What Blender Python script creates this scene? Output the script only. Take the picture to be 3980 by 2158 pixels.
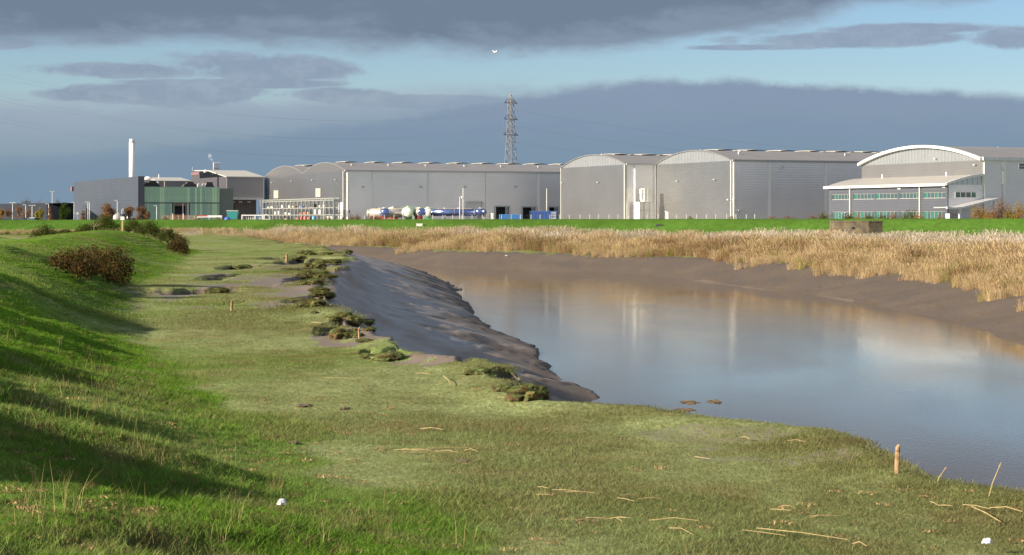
import bpy, math, random
import numpy as np
from mathutils import Vector, Matrix
random.seed(7)
rng = np.random.default_rng(11)
R = math.radians
for o in list(bpy.data.objects): bpy.data.objects.remove(o)
S = bpy.context.scene
COL = S.collection

# ------------------------------------------------------------------ camera, sky, sun, exposure
EYE = 3.0; F = 8000.0; HZ = 850.0; CX = 1990.0
cam_d = bpy.data.cameras.new('camera'); cam = bpy.data.objects.new('camera', cam_d); COL.objects.link(cam)
cam.location = (0, 0, EYE); cam.rotation_euler = (R(90), 0, 0)
cam_d.sensor_width = 36; cam_d.lens = 36*F/3980; cam_d.shift_y = -229/3980
cam_d.clip_start = .3; cam_d.clip_end = 20000
S.camera = cam
SUN_EL = 21.0
SUN_DIR = Vector((-.925, -.375, math.tan(R(SUN_EL)))).normalized()      # towards the sun
sun_d = bpy.data.lights.new('sun', 'SUN'); sun = bpy.data.objects.new('sun', sun_d); COL.objects.link(sun)
sun.rotation_euler = SUN_DIR.to_track_quat('Z', 'Y').to_euler()
sun_d.energy = 5.0; sun_d.angle = R(.6); sun_d.color = (1.0, .86, .68)
S.view_settings.view_transform = 'Standard'; S.view_settings.look = 'None'
S.view_settings.gamma = 1; S.view_settings.use_curve_mapping = False
EXPO = 1.2
S.view_settings.exposure = EXPO
S.cycles.max_bounces = 6; S.cycles.diffuse_bounces = 3; S.cycles.glossy_bounces = 4
S.cycles.transparent_max_bounces = 8; S.cycles.volume_bounces = 1

def build_world():
    W = bpy.data.worlds.new('World'); S.world = W; W.use_nodes = True
    nt = W.node_tree; nt.nodes.clear(); L = nt.links.new
    def val(n, i, v):
        if isinstance(v, (int, float)): n.inputs[i].default_value = v
        else: L(v, n.inputs[i])
    def M(op, a, b=0.0, c=None, clamp=False):
        n = nt.nodes.new('ShaderNodeMath'); n.operation = op; n.use_clamp = clamp
        val(n, 0, a); val(n, 1, b)
        if c is not None: val(n, 2, c)
        return n.outputs[0]
    def sstep(x, lo, hi):
        n = nt.nodes.new('ShaderNodeMapRange'); n.interpolation_type = 'SMOOTHSTEP'
        val(n, 0, x); val(n, 1, lo); val(n, 2, hi); n.inputs[3].default_value = 0; n.inputs[4].default_value = 1
        return n.outputs[0]
    def mix(f, a, b):
        n = nt.nodes.new('ShaderNodeMix'); n.data_type = 'RGBA'
        if isinstance(f, (int, float)): n.inputs[0].default_value = f
        else: L(f, n.inputs[0])
        for i, v in ((6, a), (7, b)):
            if isinstance(v, tuple): n.inputs[i].default_value = (*v, 1)
            else: L(v, n.inputs[i])
        return n.outputs[2]
    tc = nt.nodes.new('ShaderNodeTexCoord'); sp = nt.nodes.new('ShaderNodeSeparateXYZ'); L(tc.outputs['Generated'], sp.inputs[0])
    x, y, z = sp.outputs
    az = M('ARCTAN2', x, y); el = M('ARCSINE', z)
    U = M('MULTIPLY', az, 8.0); V = M('MULTIPLY', el, 8.0)            # thousand-pixel units: U -2..2 across, V 0..0.85 up the frame
    def noise(su, sv, scale, detail=5, rough=.55, off=0.0, dist=0.0):
        cb = nt.nodes.new('ShaderNodeCombineXYZ')
        L(M('MULTIPLY', U, su), cb.inputs[0]); L(M('MULTIPLY', V, sv), cb.inputs[1]); cb.inputs[2].default_value = off
        n = nt.nodes.new('ShaderNodeTexNoise'); L(cb.outputs[0], n.inputs['Vector'])
        n.inputs['Scale'].default_value = scale; n.inputs['Detail'].default_value = detail
        n.inputs['Roughness'].default_value = rough; n.inputs['Distortion'].default_value = dist
        return n.outputs[0]
    nA = M('SUBTRACT', noise(1, 3.2, 2.4, 7, .6, 1.0, .3), .5)
    nB = M('SUBTRACT', noise(1, 1.6, 9, 6, .6, 4.0), .5)
    nC = M('SUBTRACT', noise(1, 4, 1.1, 4, .5, 9.0), .5)
    def curve(pts, lo=-4.0, hi=4.0):
        n = nt.nodes.new('ShaderNodeFloatCurve'); c = n.mapping.curves[0]
        n.mapping.extend = 'HORIZONTAL'
        P = [((u-1990)/1000, v/1000) for u, v in pts]
        P = [((u-lo)/(hi-lo), v) for u, v in P]
        c.points[0].location = P[0]; c.points[1].location = P[-1]
        for p in P[1:-1]: c.points.new(*p)
        for p in c.points: p.handle_type = 'AUTO'
        n.mapping.update()
        L(M('DIVIDE', M('SUBTRACT', U, lo), hi-lo, clamp=True), n.inputs['Value'])
        return n.outputs[0]
    # clear sky
    sky = nt.nodes.new('ShaderNodeTexSky'); sky.sky_type = 'NISHITA'; sky.sun_disc = False
    sky.sun_elevation = R(SUN_EL); sky.sun_rotation = math.atan2(SUN_DIR.x, SUN_DIR.y)
    sky.air_density = 1.0; sky.dust_density = .2; sky.ozone_density = 3.0
    skc = nt.nodes.new('ShaderNodeMix'); skc.data_type = 'RGBA'; skc.blend_type = 'MULTIPLY'; skc.inputs[0].default_value = 1
    L(sky.outputs[0], skc.inputs[6]); skc.inputs[7].default_value = (.45, .49, .56, 1)
    k = 2**-EXPO
    def c(r, g, b): return (r*k, g*k, b*k)
    slate = c(.20, .295, .395); slate_hi = c(.235, .315, .43); dark = c(.17, .225, .31); dark2 = c(.235, .305, .40)
    lav = c(.335, .40, .505); cream = c(.50, .53, .58)
    # low bank of cloud with a bumpy top
    edge = curve([(-2000, 300), (-500, 330), (300, 330), (900, 380), (1400, 420), (1900, 470), (2150, 500), (2600, 530), (3100, 520), (3500, 495), (3980, 455), (5500, 420)])
    soft = curve([(-2000, 130), (900, 120), (1500, 70), (2000, 36), (3980, 28), (5500, 60)])
    e1 = M('ADD', edge, M('MULTIPLY_ADD', nB, .04, M('MULTIPLY', nA, .05)))
    e1 = M('ADD', e1, M('MULTIPLY', M('SUBTRACT', noise(1, .9, 5, 4, .6, 2.0), .5), .045))
    mBank = M('SUBTRACT', 1.0, sstep(M('SUBTRACT', V, e1), M('MULTIPLY', soft, -1.0), soft))
    # lavender veil on the left
    ev = curve([(-2000, 470), (-500, 450), (300, 440), (900, 460), (1500, 490), (2000, 500), (2400, 420), (5500, 300)])
    mVeil = M('MULTIPLY', M('SUBTRACT', 1.0, sstep(M('SUBTRACT', V, M('ADD', ev, M('MULTIPLY', nA, .16))), -.06, .05)), .85)
    # upper sheet
    e2 = curve([(-2000, 600), (-300, 640), (0, 655), (600, 672), (1200, 672), (1800, 648), (2250, 650), (2700, 700), (3000, 742), (3400, 815), (3980, 850), (5500, 760)])
    q = M('SUBTRACT', V, M('ADD', e2, M('MULTIPLY_ADD', nA, .16, M('MULTIPLY', nB, .03))))
    mTop = sstep(q, -.045, .045)
    brk = sstep(M('ADD', M('MULTIPLY', nC, 1.0), M('MULTIPLY', nA, .5)), -.22, -.05)
    hi = sstep(V, 1.7, 2.6)
    mTop = M('MULTIPLY', mTop, M('SUBTRACT', 1.0, M('MULTIPLY', hi, M('SUBTRACT', 1.0, brk))))
    # separate streaks
    def ell(u, yy, ru, rv, amp=.9, soft=.35):
        a = M('DIVIDE', M('SUBTRACT', U, (u-1990)/1000), ru/1000); b = M('DIVIDE', M('SUBTRACT', V, (850-yy)/1000), rv/1000)
        d = M('ADD', M('MULTIPLY', a, a), M('MULTIPLY', b, b))
        d = M('ADD', d, M('MULTIPLY_ADD', nA, -3.6*amp, M('MULTIPLY', nB, -1.8*amp)))
        return M('SUBTRACT', 1.0, sstep(d, 1-soft, 1+soft))
    ms = None
    for a in ((3330, 160, 480, 34), (3500, 130, 380, 24), (2950, 190, 250, 12), (980, 262, 430, 55), (520, 285, 420, 30), (650, 372, 420, 42), (1340, 375, 190, 34), (60, 190, 130, 22), (1700, 395, 420, 26), (900, 330, 420, 20), (3900, 165, 160, 40)):
        e = ell(*a, .9, .48); ms = e if ms is None else M('MAXIMUM', ms, e)
    ms = M('MULTIPLY', ms, .84)
    mcream = ell(1500, 385, 330, 30, .8, .9)
    mcream = M('MULTIPLY', mcream, .5)
    colr = mix(sstep(V, .25, .50), slate, slate_hi)
    colr = mix(M('MULTIPLY_ADD', nA, .9, .3, clamp=True), colr, mix(sstep(V, .1, .5), c(.21, .30, .405), c(.28, .35, .47)))
    topc = mix(sstep(M('ADD', q, M('MULTIPLY_ADD', nA, .7, M('MULTIPLY', nB, .2))), -.03, .16), dark2, dark)
    topc = mix(M('MULTIPLY', hi, sstep(nC, -.1, .3)), topc, c(.30, .35, .42))
    # sky colour stack (cloud coverage and colour)
    cc = mix(mVeil, (0, 0, 0), lav)
    def over(cov, col, m, colour):
        cov2 = M('MAXIMUM', cov, m)
        return cov2, mix(m, col, colour)
    cov = mVeil; col = mix(1.0, lav, lav)
    cov, col = over(cov, col, mcream, cream)
    cov, col = over(cov, col, ms, mix(sstep(nB, -.1, .2), c(.245, .305, .42), c(.32, .385, .49)))
    cov, col = over(cov, col, mBank, colr)
    cov, col = over(cov, col, mTop, topc)
    # away from the picture the same broken cloud, brighter where it is lit from the side of the sun
    back = sstep(y, .45, -.25)
    cov = M('MULTIPLY_ADD', M('SUBTRACT', M('MULTIPLY', sstep(M('ADD', nA, M('MULTIPLY', nC, .6)), -.12, .08), .75), cov), back, cov, clamp=True)
    col = mix(M('MULTIPLY', back, .85), col, c(.80, .77, .72))
    # thin milky air in the clear gaps
    b1 = nt.nodes.new('ShaderNodeBackground'); b2 = nt.nodes.new('ShaderNodeBackground'); mx = nt.nodes.new('ShaderNodeMixShader')
    L(skc.outputs[2], b1.inputs[0]); b1.inputs[1].default_value = .10
    L(col, b2.inputs[0]); b2.inputs[1].default_value = 1.0
    L(cov, mx.inputs[0]); L(b1.outputs[0], mx.inputs[1]); L(b2.outputs[0], mx.inputs[2])
    out = nt.nodes.new('ShaderNodeOutputWorld'); L(mx.outputs[0], out.inputs[0])
build_world()

# ------------------------------------------------------------------ helpers
class MB:
    def __init__(s): s.v = []; s.f = []
    def add(s, vs, fs, Mx=None):
        b = len(s.v)
        for p in vs:
            s.v.append(tuple(Mx @ Vector(p)) if Mx is not None else tuple(p))
        for q in fs: s.f.append(tuple(b+i for i in q))
        return s
    def box(s, x0, x1, y0, y1, z0, z1, Mx=None):
        return s.add([(x0,y0,z0),(x1,y0,z0),(x1,y1,z0),(x0,y1,z0),(x0,y0,z1),(x1,y0,z1),(x1,y1,z1),(x0,y1,z1)],
                     [(0,3,2,1),(4,5,6,7),(0,1,5,4),(1,2,6,5),(2,3,7,6),(3,0,4,7)], Mx)
    def tube(s, a, b, r0, r1=None, n=6, cap=True):
        a = Vector(a); b = Vector(b); r1 = r0 if r1 is None else r1
        d = (b-a); 
        if d.length < 1e-6: return s
        q = d.to_track_quat('Z', 'Y'); vs = []
        for c, r in ((a, r0), (b, r1)):
            for i in range(n):
                t = 2*math.pi*i/n; vs.append(c + q @ Vector((r*math.cos(t), r*math.sin(t), 0)))
        fs = [(i, (i+1) % n, n+(i+1) % n, n+i) for i in range(n)]
        if cap: fs += [tuple(range(n-1, -1, -1)), tuple(range(n, 2*n))]
        return s.add(vs, fs)
    def path(s, pts, r, n=5):
        for a, b in zip(pts[:-1], pts[1:]): s.tube(a, b, r, n=n)
        return s
    def prism(s, poly, lo, hi, axis=0):
        """poly: 2D outline in the plane across 'axis', extruded lo..hi"""
        def P(t, p):
            return (t, p[0], p[1]) if axis == 0 else ((p[0], t, p[1]) if axis == 1 else (p[0], p[1], t))
        n = len(poly)
        vs = [P(lo, p) for p in poly] + [P(hi, p) for p in poly]
        fs = [(i, (i+1) % n, n+(i+1) % n, n+i) for i in range(n)] + [tuple(range(n-1, -1, -1)), tuple(range(n, 2*n))]
        return s.add(vs, fs)
    def lathe(s, prof, n=24, Mx=None):
        """prof: (radius, z)"""
        vs = []; fs = []
        for r, z in prof:
            for i in range(n):
                t = 2*math.pi*i/n; vs.append((r*math.cos(t), r*math.sin(t), z))
        for j in range(len(prof)-1):
            for i in range(n):
                fs.append((j*n+i, j*n+(i+1) % n, (j+1)*n+(i+1) % n, (j+1)*n+i))
        fs.append(tuple(range(n-1, -1, -1))); fs.append(tuple((len(prof)-1)*n+i for i in range(n)))
        return s.add(vs, fs, Mx)
    def mesh(s, name):
        m = bpy.data.meshes.new(name); m.from_pydata(s.v, [], s.f); m.validate(); m.update()
        import bmesh
        b = bmesh.new(); b.from_mesh(m); bmesh.ops.recalc_face_normals(b, faces=b.faces); b.to_mesh(m); b.free()
        return m
    def build(s, name, mat, parent=None, smooth=False, loc=(0,0,0)):
        m = s.mesh(name); m.materials.append(mat)
        if smooth:
            m.polygons.foreach_set('use_smooth', [len(p.vertices) <= 4 for p in m.polygons])
        o = bpy.data.objects.new(name, m); COL.objects.link(o); o.location = loc
        if parent: o.parent = parent
        return o
def tag(o, label=None, cat=None, group=None, kind=None):
    if label: o['label'] = label
    if cat: o['category'] = cat
    if group: o['group'] = group
    if kind: o['kind'] = kind
    return o
def thing(name, label, cat, loc=(0,0,0), rz=0.0, group=None):
    o = bpy.data.objects.new(name, None); COL.objects.link(o); o.empty_display_size = .2
    o.location = loc; o.rotation_euler = (0, 0, rz); return tag(o, label, cat, group)
def inst(name, mesh, parent, loc=(0,0,0), rot=(0,0,0), scale=(1,1,1)):
    o = bpy.data.objects.new(name, mesh); COL.objects.link(o); o.location = loc; o.rotation_euler = rot; o.scale = scale
    if parent: o.parent = parent
    return o
def copy_tree(o, label=None, group=None):
    c = o.copy(); COL.objects.link(c)
    if label: c['label'] = label
    if group: c['group'] = group
    for ch in o.children:
        d = ch.copy(); COL.objects.link(d); d.parent = c
        for g in ch.children:
            e = g.copy(); COL.objects.link(e); e.parent = d
    return c
def quickmesh(name, V, Fc, mat, smooth=False):
    m = bpy.data.meshes.new(name); V = np.asarray(V, dtype=np.float32); Fc = np.asarray(Fc, dtype=np.int32); k = Fc.shape[1]
    m.vertices.add(len(V)); m.vertices.foreach_set('co', V.ravel())
    m.loops.add(Fc.size); m.loops.foreach_set('vertex_index', Fc.ravel())
    m.polygons.add(len(Fc)); m.polygons.foreach_set('loop_start', np.arange(0, Fc.size, k, dtype=np.int32))
    m.polygons.foreach_set('loop_total', np.full(len(Fc), k, dtype=np.int32))
    if smooth: m.polygons.foreach_set('use_smooth', np.ones(len(Fc), dtype=bool))
    m.update(calc_edges=True); m.materials.append(mat); return m

# ------------------------------------------------------------------ materials
MATS = {}
def mat(name, col, rough=.6, metal=0.0, var=.12, scale=3.0, bump=0.0, spec=.5, stripe=None, col2=None):
    if name in MATS: return MATS[name]
    m = bpy.data.materials.new(name); m.use_nodes = True; nt = m.node_tree; L = nt.links.new
    b = nt.nodes['Principled BSDF']; b.inputs['Roughness'].default_value = rough; b.inputs['Metallic'].default_value = metal
    b.inputs['Specular IOR Level'].default_value = spec
    tc = nt.nodes.new('ShaderNodeTexCoord')
    n = nt.nodes.new('ShaderNodeTexNoise'); n.inputs['Scale'].default_value = scale; n.inputs['Detail'].default_value = 5
    L(tc.outputs['Object'], n.inputs['Vector'])
    r = nt.nodes.new('ShaderNodeValToRGB'); r.color_ramp.elements[0].position = .3; r.color_ramp.elements[1].position = .7
    c2 = col2 or tuple(min(1, c*(1+var)) for c in col)
    r.color_ramp.elements[0].color = (*[c*(1-var) for c in col], 1); r.color_ramp.elements[1].color = (*c2, 1)
    L(n.outputs[0], r.inputs[0]); out = r.outputs[0]
    if stripe:   # (axis index, period m, depth)  profiled sheet: real relief through bump
        ax, per, dep = stripe
        sp = nt.nodes.new('ShaderNodeSeparateXYZ'); L(tc.outputs['Object'], sp.inputs[0])
        w = nt.nodes.new('ShaderNodeMath'); w.operation = 'MULTIPLY'; w.inputs[1].default_value = 2*math.pi/per
        L(sp.outputs[ax], w.inputs[0]); sn = nt.nodes.new('ShaderNodeMath'); sn.operation = 'SINE'; L(w.outputs[0], sn.inputs[0])
        bp = nt.nodes.new('ShaderNodeBump'); bp.inputs['Distance'].default_value = dep; bp.inputs['Strength'].default_value = 1
        L(sn.outputs[0], bp.inputs['Height']); L(bp.outputs[0], b.inputs['Normal'])
    elif bump:
        n2 = nt.nodes.new('ShaderNodeTexNoise'); n2.inputs['Scale'].default_value = scale*6; n2.inputs['Detail'].default_value = 4
        L(tc.outputs['Object'], n2.inputs['Vector'])
        bp = nt.nodes.new('ShaderNodeBump'); bp.inputs['Distance'].default_value = bump; L(n2.outputs[0], bp.inputs['Height']); L(bp.outputs[0], b.inputs['Normal'])
    L(out, b.inputs['Base Color']); MATS[name] = m; return m
def leafmat(name, cols, scale=2.5, trans=.35):
    if name in MATS: return MATS[name]
    m = bpy.data.materials.new(name); m.use_nodes = True; nt = m.node_tree; L = nt.links.new; nt.nodes.clear()
    g = nt.nodes.new('ShaderNodeNewGeometry'); tc = nt.nodes.new('ShaderNodeTexCoord')
    n = nt.nodes.new('ShaderNodeTexNoise'); n.inputs['Scale'].default_value = scale; n.inputs['Detail'].default_value = 3; L(tc.outputs['Object'], n.inputs['Vector'])
    add = nt.nodes.new('ShaderNodeMath'); add.operation = 'MULTIPLY_ADD'; L(g.outputs['Random Per Island'], add.inputs[0]); add.inputs[1].default_value = .55
    sb = nt.nodes.new('ShaderNodeMath'); sb.operation = 'MULTIPLY_ADD'; L(n.outputs[0], sb.inputs[0]); sb.inputs[1].default_value = 1.1; sb.inputs[2].default_value = -.33
    L(sb.outputs[0], add.inputs[2])
    r = nt.nodes.new('ShaderNodeValToRGB'); e = r.color_ramp.elements
    while len(e) < len(cols): e.new(.5)
    for i, c in enumerate(cols): e[i].position = i/(len(cols)-1); e[i].color = (*c, 1)
    L(add.outputs[0], r.inputs[0])
    d = nt.nodes.new('ShaderNodeBsdfDiffuse'); t = nt.nodes.new('ShaderNodeBsdfTranslucent'); mx = nt.nodes.new('ShaderNodeMixShader'); mx.inputs[0].default_value = trans
    L(r.outputs[0], d.inputs[0]); L(r.outputs[0], t.inputs[0]); L(d.outputs[0], mx.inputs[1]); L(t.outputs[0], mx.inputs[2])
    o = nt.nodes.new('ShaderNodeOutputMaterial'); L(mx.outputs[0], o.inputs[0]); MATS[name] = m; return m
def tintmat(name, trans=.3, root=.55):
    """colour from the instancer's tint attribute; each blade scaled to a random tone"""
    m = bpy.data.materials.new(name); m.use_nodes = True; nt = m.node_tree; L = nt.links.new; nt.nodes.clear()
    a = nt.nodes.new('ShaderNodeAttribute'); a.attribute_type = 'INSTANCER'; a.attribute_name = 'tint'
    g = nt.nodes.new('ShaderNodeNewGeometry')
    mr = nt.nodes.new('ShaderNodeMapRange'); L(g.outputs['Random Per Island'], mr.inputs[0]); mr.inputs[3].default_value = .65; mr.inputs[4].default_value = 1.4
    v = nt.nodes.new('ShaderNodeVectorMath'); v.operation = 'SCALE'; L(a.outputs['Color'], v.inputs[0]); L(mr.outputs[0], v.inputs['Scale'])
    d = nt.nodes.new('ShaderNodeBsdfDiffuse'); t = nt.nodes.new('ShaderNodeBsdfTranslucent'); mx = nt.nodes.new('ShaderNodeMixShader'); mx.inputs[0].default_value = trans
    L(v.outputs[0], d.inputs[0]); L(v.outputs[0], t.inputs[0]); L(d.outputs[0], mx.inputs[1]); L(t.outputs[0], mx.inputs[2])
    o = nt.nodes.new('ShaderNodeOutputMaterial'); L(mx.outputs[0], o.inputs[0]); return m

# ------------------------------------------------------------------ terrain height field
def _hash(ix, iy, seed):
    h = (ix.astype(np.int64)*374761393 + iy.astype(np.int64)*668265263 + seed*974634777) & 0xffffffff
    h = ((h ^ (h >> 13))*1274126177) & 0xffffffff
    return ((h ^ (h >> 16)) & 0xffff)/65535.0
def vnoise(x, y, seed=0):
    ix = np.floor(x); iy = np.floor(y); fx = x-ix; fy = y-iy; fx = fx*fx*(3-2*fx); fy = fy*fy*(3-2*fy)
    a = _hash(ix, iy, seed); b = _hash(ix+1, iy, seed); c = _hash(ix, iy+1, seed); d = _hash(ix+1, iy+1, seed)
    return (a*(1-fx)+b*fx)*(1-fy)+(c*(1-fx)+d*fx)*fy - .5
def fbm(x, y, s, oct=4, seed=0, gain=.5):
    r = 0; amp = 1; f = 1/s
    for i in range(oct): r = r + amp*vnoise(x*f+i*17.3, y*f-i*9.1, seed+i); amp *= gain; f *= 2.03
    return r
def ss(x, a, b):
    t = np.clip((x-a)/(b-a), 0, 1); return t*t*(3-2*t)
def PX(u, v, z=0.0):
    Y = F*(EYE-z)/(v-HZ); return ((u-CX)/F*Y, Y)
K = 1.665
def sdf(x, y, poly):
    """signed distance to an open polyline that runs away from the camera; positive on its right"""
    best = np.full(x.shape, 1e9); sg = np.ones(x.shape)
    for (ax, ay), (bx, by) in zip(poly[:-1], poly[1:]):
        dx, dy = bx-ax, by-ay; L2 = dx*dx+dy*dy
        t = np.clip(((x-ax)*dx+(y-ay)*dy)/L2, 0, 1); px = x-(ax+t*dx); py = y-(ay+t*dy); d = np.hypot(px, py)
        cr = (x-ax)*dy-(y-ay)*dx
        m = d < best-1e-9; best = np.where(m, d, best); sg = np.where(m, np.where(cr >= 0, 1.0, -1.0), sg)
    return best*sg
def smoothpoly(P, n=6):
    out = []
    for i in range(len(P)-1):
        p0 = P[max(i-1, 0)]; p1 = P[i]; p2 = P[i+1]; p3 = P[min(i+2, len(P)-1)]
        for k in range(n):
            t = k/n
            out.append(tuple(.5*((2*p1[j])+(-p0[j]+p2[j])*t+(2*p0[j]-5*p1[j]+4*p2[j]-p3[j])*t*t+(-p0[j]+3*p1[j]-3*p2[j]+p3[j])*t**3) for j in (0, 1)))
    out.append(P[-1]); return out
SH = smoothpoly([(30, -60), (14, -10), (8.6, 10)] + [PX(*p) for p in ((3980, 1960), (3560, 1880), (3130, 1700), (2480, 1612), (2130, 1562), (1800, 1420), (1560, 1370), (1345, 1235), (1250, 1120), (1290, 1035), (1310, 985), (1130, 948), (760, 926))] + [(-95, 340), (-230, 380)], 4)
W1 = smoothpoly([(38, -60), (21, -10), (13, 15), (8.6, 38), (5.2, 62)] + [PX(*p, -3.5) for p in ((2390, 1560), (2200, 1452), (2050, 1338), (1900, 1268), (1800, 1160), (1720, 1095), (1565, 1042))] + [(-28, 296), (-50, 335), (-95, 366), (-230, 405)], 4)
W2 = smoothpoly([(62, -60), (42, -10), (32, 30), (27, 70)] + [PX(*p, -3.5) for p in ((3980, 1345), (3700, 1265), (3400, 1190), (3150, 1146), (3000, 1132), (2700, 1092), (2400, 1070), (2000, 1050), (1620, 1035))] + [(-27, 322), (-52, 356), (-95, 385), (-230, 422)], 4)
TOE = smoothpoly([(12, -40), (6, 0), (3.2, 10), (0, 18.4), (-2.3, 26.6), (-4.6, 33.8), (-7.4, 43), (-12.6, 68), (-17.0, 90), (-19.4, 116), (-25, 160), (-32.5, 205), (-60, 265)], 3)
def interp(y, tab): return np.interp(y, [a for a, b in tab], [b for a, b in tab])
CRX = [(-60, 4), (0, -3), (18, -8.4), (30, -11), (50, -15), (75, -18.9), (100, -23.5), (130, -28.3), (155, -31.8), (180, -34.7), (235, -44)]
CRZ = [(-60, 1.5), (0, 1.5), (14, 1.45), (30, 1.45), (45, 1.45), (60, 1.55), (75, 1.84), (100, 1.83), (130, 1.9), (155, 2.03), (180, 2.0), (205, 1.3), (240, .6), (300, .5)]
YC = [(-400, 470), (-150, 440), (-60, 430), (0, 405), (50, 370), (90, 338), (130, 318), (400, 250)]
ZC = [(-400, 2.7), (-110, 2.72), (0, 2.9), (90, 3.03), (400, 3.05)]
def zones(x, y):
    x = np.asarray(x, float); y = np.asarray(y, float)
    e = fbm(x, y, 5, 4, 3)*1.6*np.clip(y/60, .25, 1.3) + fbm(x, y*.5, 1.3, 3, 8)*.45
    lip = (fbm(x, y*.35, 2.2, 4, 7)*1.1+fbm(x, y*.3, .7, 2, 17)*.3)*np.clip(y/80, .3, 1.2)
    return sdf(x, y, SH)+e, sdf(x, y, W1)+lip, sdf(x, y, W2), sdf(x, y, TOE)
HOLLOWS = []   # (x, y, rx, ry, depth)
for (u, v, ru, rv, dp) in ((700, 1135, 190, 17, .5), (865, 1082, 60, 15, .5), (950, 1042, 85, 11, .45), (1180, 1018, 100, 13, .5), (1195, 1052, 80, 10, .4), (1190, 1092, 75, 13, .5), (1190, 1172, 80, 16, .5),
                          (905, 1186, 34, 10, .3), (1285, 1300, 50, 20, .45), (1140, 1275, 55, 14, .25), (1425, 1392, 30, 12, .35), (1520, 1395, 45, 14, .35), (1810, 1440, 26, 12, .3), (1960, 1500, 60, 22, .3), (1060, 1010, 60, 6, .3)):
    X, Y = PX(u, v, -.1); HOLLOWS.append((X, Y, ru/F*Y, rv*Y*Y/(F*3), dp))
def hollow_amount(x, y):
    a = np.zeros(np.shape(x)); nz = fbm(x, y*.4, 1.5, 3, 91)
    for (hx, hy, rx, ry, dp) in HOLLOWS:
        q = ((x-hx)/rx)**2+((y-hy)/ry)**2 + 1.5*nz
        a = np.maximum(a, dp*(1-ss(q, .72, 1.0)))
    return a
def height(x, y, Z=None):
    x = np.asarray(x, float); y = np.asarray(y, float)
    dS, d1, d2, dT = Z if Z is not None else zones(x, y)
    near = d2 < 0
    # marsh shelf
    z = .10*fbm(x, y, 6, 3, 21) + .035*fbm(x, y*.7, .9, 3, 33)*np.clip(1.4-y/120, .25, 1)
    # field left of the ridge, rising to the far flood bank
    fld = ss(-dT, 8, 30); z = z + fld*.45*ss(y, 90, 220)
    # ridge on the left
    cx = interp(y, CRX); cz = interp(y, CRZ)
    dl = -dT; tot = np.maximum(-sdf_cache(cx, y), 2.0) if False else None
    w = np.clip((-(x) + toe_x(y))/(toe_x(y)-cx), 0, 3)       # 0 at toe, 1 at crest, >1 left of it
    up = ss(w, 0, 1.0); dn = 1-ss(w, 1.0, 2.3)
    lump = 1 + .42*fbm(x*.8, y*.45, 3.6, 3, 51) * np.clip(1.3-y/110, .25, 1)
    rz = cz*np.where(w < 1, up*.55+.45*np.clip(w, 0, 1), dn*1.0)
    rough = ss(w, .12, .5)*(1-ss(w, 1.4, 2.2))*np.clip(1.6-y/70, .12, 1)
    z = z + rz*np.where(w < 1, lump*.55+.45, 1) + rough*(.20*fbm(x, y, 1.2, 3, 77)+.50*np.abs(fbm(x, y*.6, 3.2, 2, 71))+.05*fbm(x, y, .35, 2, 78))
    z = z - hollow_amount(x, y)
    for (hx, hy, hr, hh) in ((-5.7, 18.6, .9, .42), (-7.3, 24.5, 1.0, .26), (-8.9, 31, 1.1, .36), (-11.6, 41, 1.3, .26), (-13.9, 53, 1.7, .42)):  # humps added outside the left of the view, to throw shadow on the slope
        z = z + hh*np.exp(-(((x-hx)/hr)**2+((y-hy)/(hr*2.2))**2+.9*fbm(x, y, 1.0, 3, 55)).clip(0, 9)**1.4)
    # eroded edge, then wet mud down to the water
    dR = dS-(fbm(x, y, 5, 4, 3)*1.6*np.clip(y/60, .25, 1.3) + fbm(x, y*.5, 1.3, 3, 8)*.45)*.85; dT1 = sdf(x, y, W1)
    a = np.maximum(dR+.6, 0); b = np.maximum(-dT1, 0); t = a/(a+b+1e-6); t = np.where(d1 > -.6, np.maximum(t, ss(d1, -.6, 0)), t)
    scarp = np.interp(y, [70, 120], [.42, .20])*ss(dS, -.15, np.interp(y, [70, 120], [.45, 1.6]))*(.6+1.1*(fbm(x, y*.5, 4, 2, 60)+.3).clip(0, 1))
    lip = .12*ss(dS, -1.5, -.2)*(1-ss(dS, -.2, .1))
    cv = ss(y, 90, 190); mudz = -3.2*((t*.8+.2*ss(t, 0, .16))*(1-cv)+cv*t**1.5) + (.02*fbm(x, y*.45, 3.5, 3, 14)+.07*fbm(x*.3, y*.7, 1.0, 3, 19)*ss(t, .02, .2)+.11*ss(fbm(x, y*.45, .8, 3, 15), .14, .26)*ss(t, .25, .5)+.012*fbm(x, y, .5, 2, 16))*ss(t, .0, .2)*(1-.6*t)
    zn = np.where(dS > 0, z*(1-ss(dS, 0, 3))-scarp+mudz*ss(dS, -.3, 2.8), z+lip-scarp*(dS > -.15))
    zn = np.where(d1 > 0, -3.62-.25*np.minimum(np.minimum(d1, np.abs(d2)), 4), zn)
    # far bank
    d = d2 + fbm(x, y, 14, 3, 40)*1.6
    rip = .16*fbm(x+y*.6, (y-x)*.22, 2.4, 4, 44)
    zf = np.where(d < 6.5, -3.62+.317*np.maximum(d, 0)+rip*ss(d, 0, 1.5), -1.56+.065*(d-6.5)+rip)
    zf = np.minimum(zf, .35+.15*fbm(x, y, 20, 2, 5))
    zz = np.where(d2 > 0, zf, zn)
    # far flood bank and the yard behind it
    yc = interp(x, YC); zc = interp(x, ZC); q = (y-yc)
    bank = np.where(q < 0, zz+(zc-zz)*ss(q, -17, -.5)*1.0, zc-(zc-1.5)*ss(q, 2, 9))
    bank = np.where(q < 0, np.maximum(bank, zz), bank)
    return np.where(q > -18, bank, zz)
_tp = [(p[1], p[0]) for p in TOE]; _ty = np.array([p[0] for p in _tp]); _tx = np.array([p[1] for p in _tp])
def toe_x(y): return np.interp(y, _ty, _tx) + .7*fbm(np.asarray(y)*0+3, y, 7, 3, 66)
def sdf_cache(a, b): return a
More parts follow.
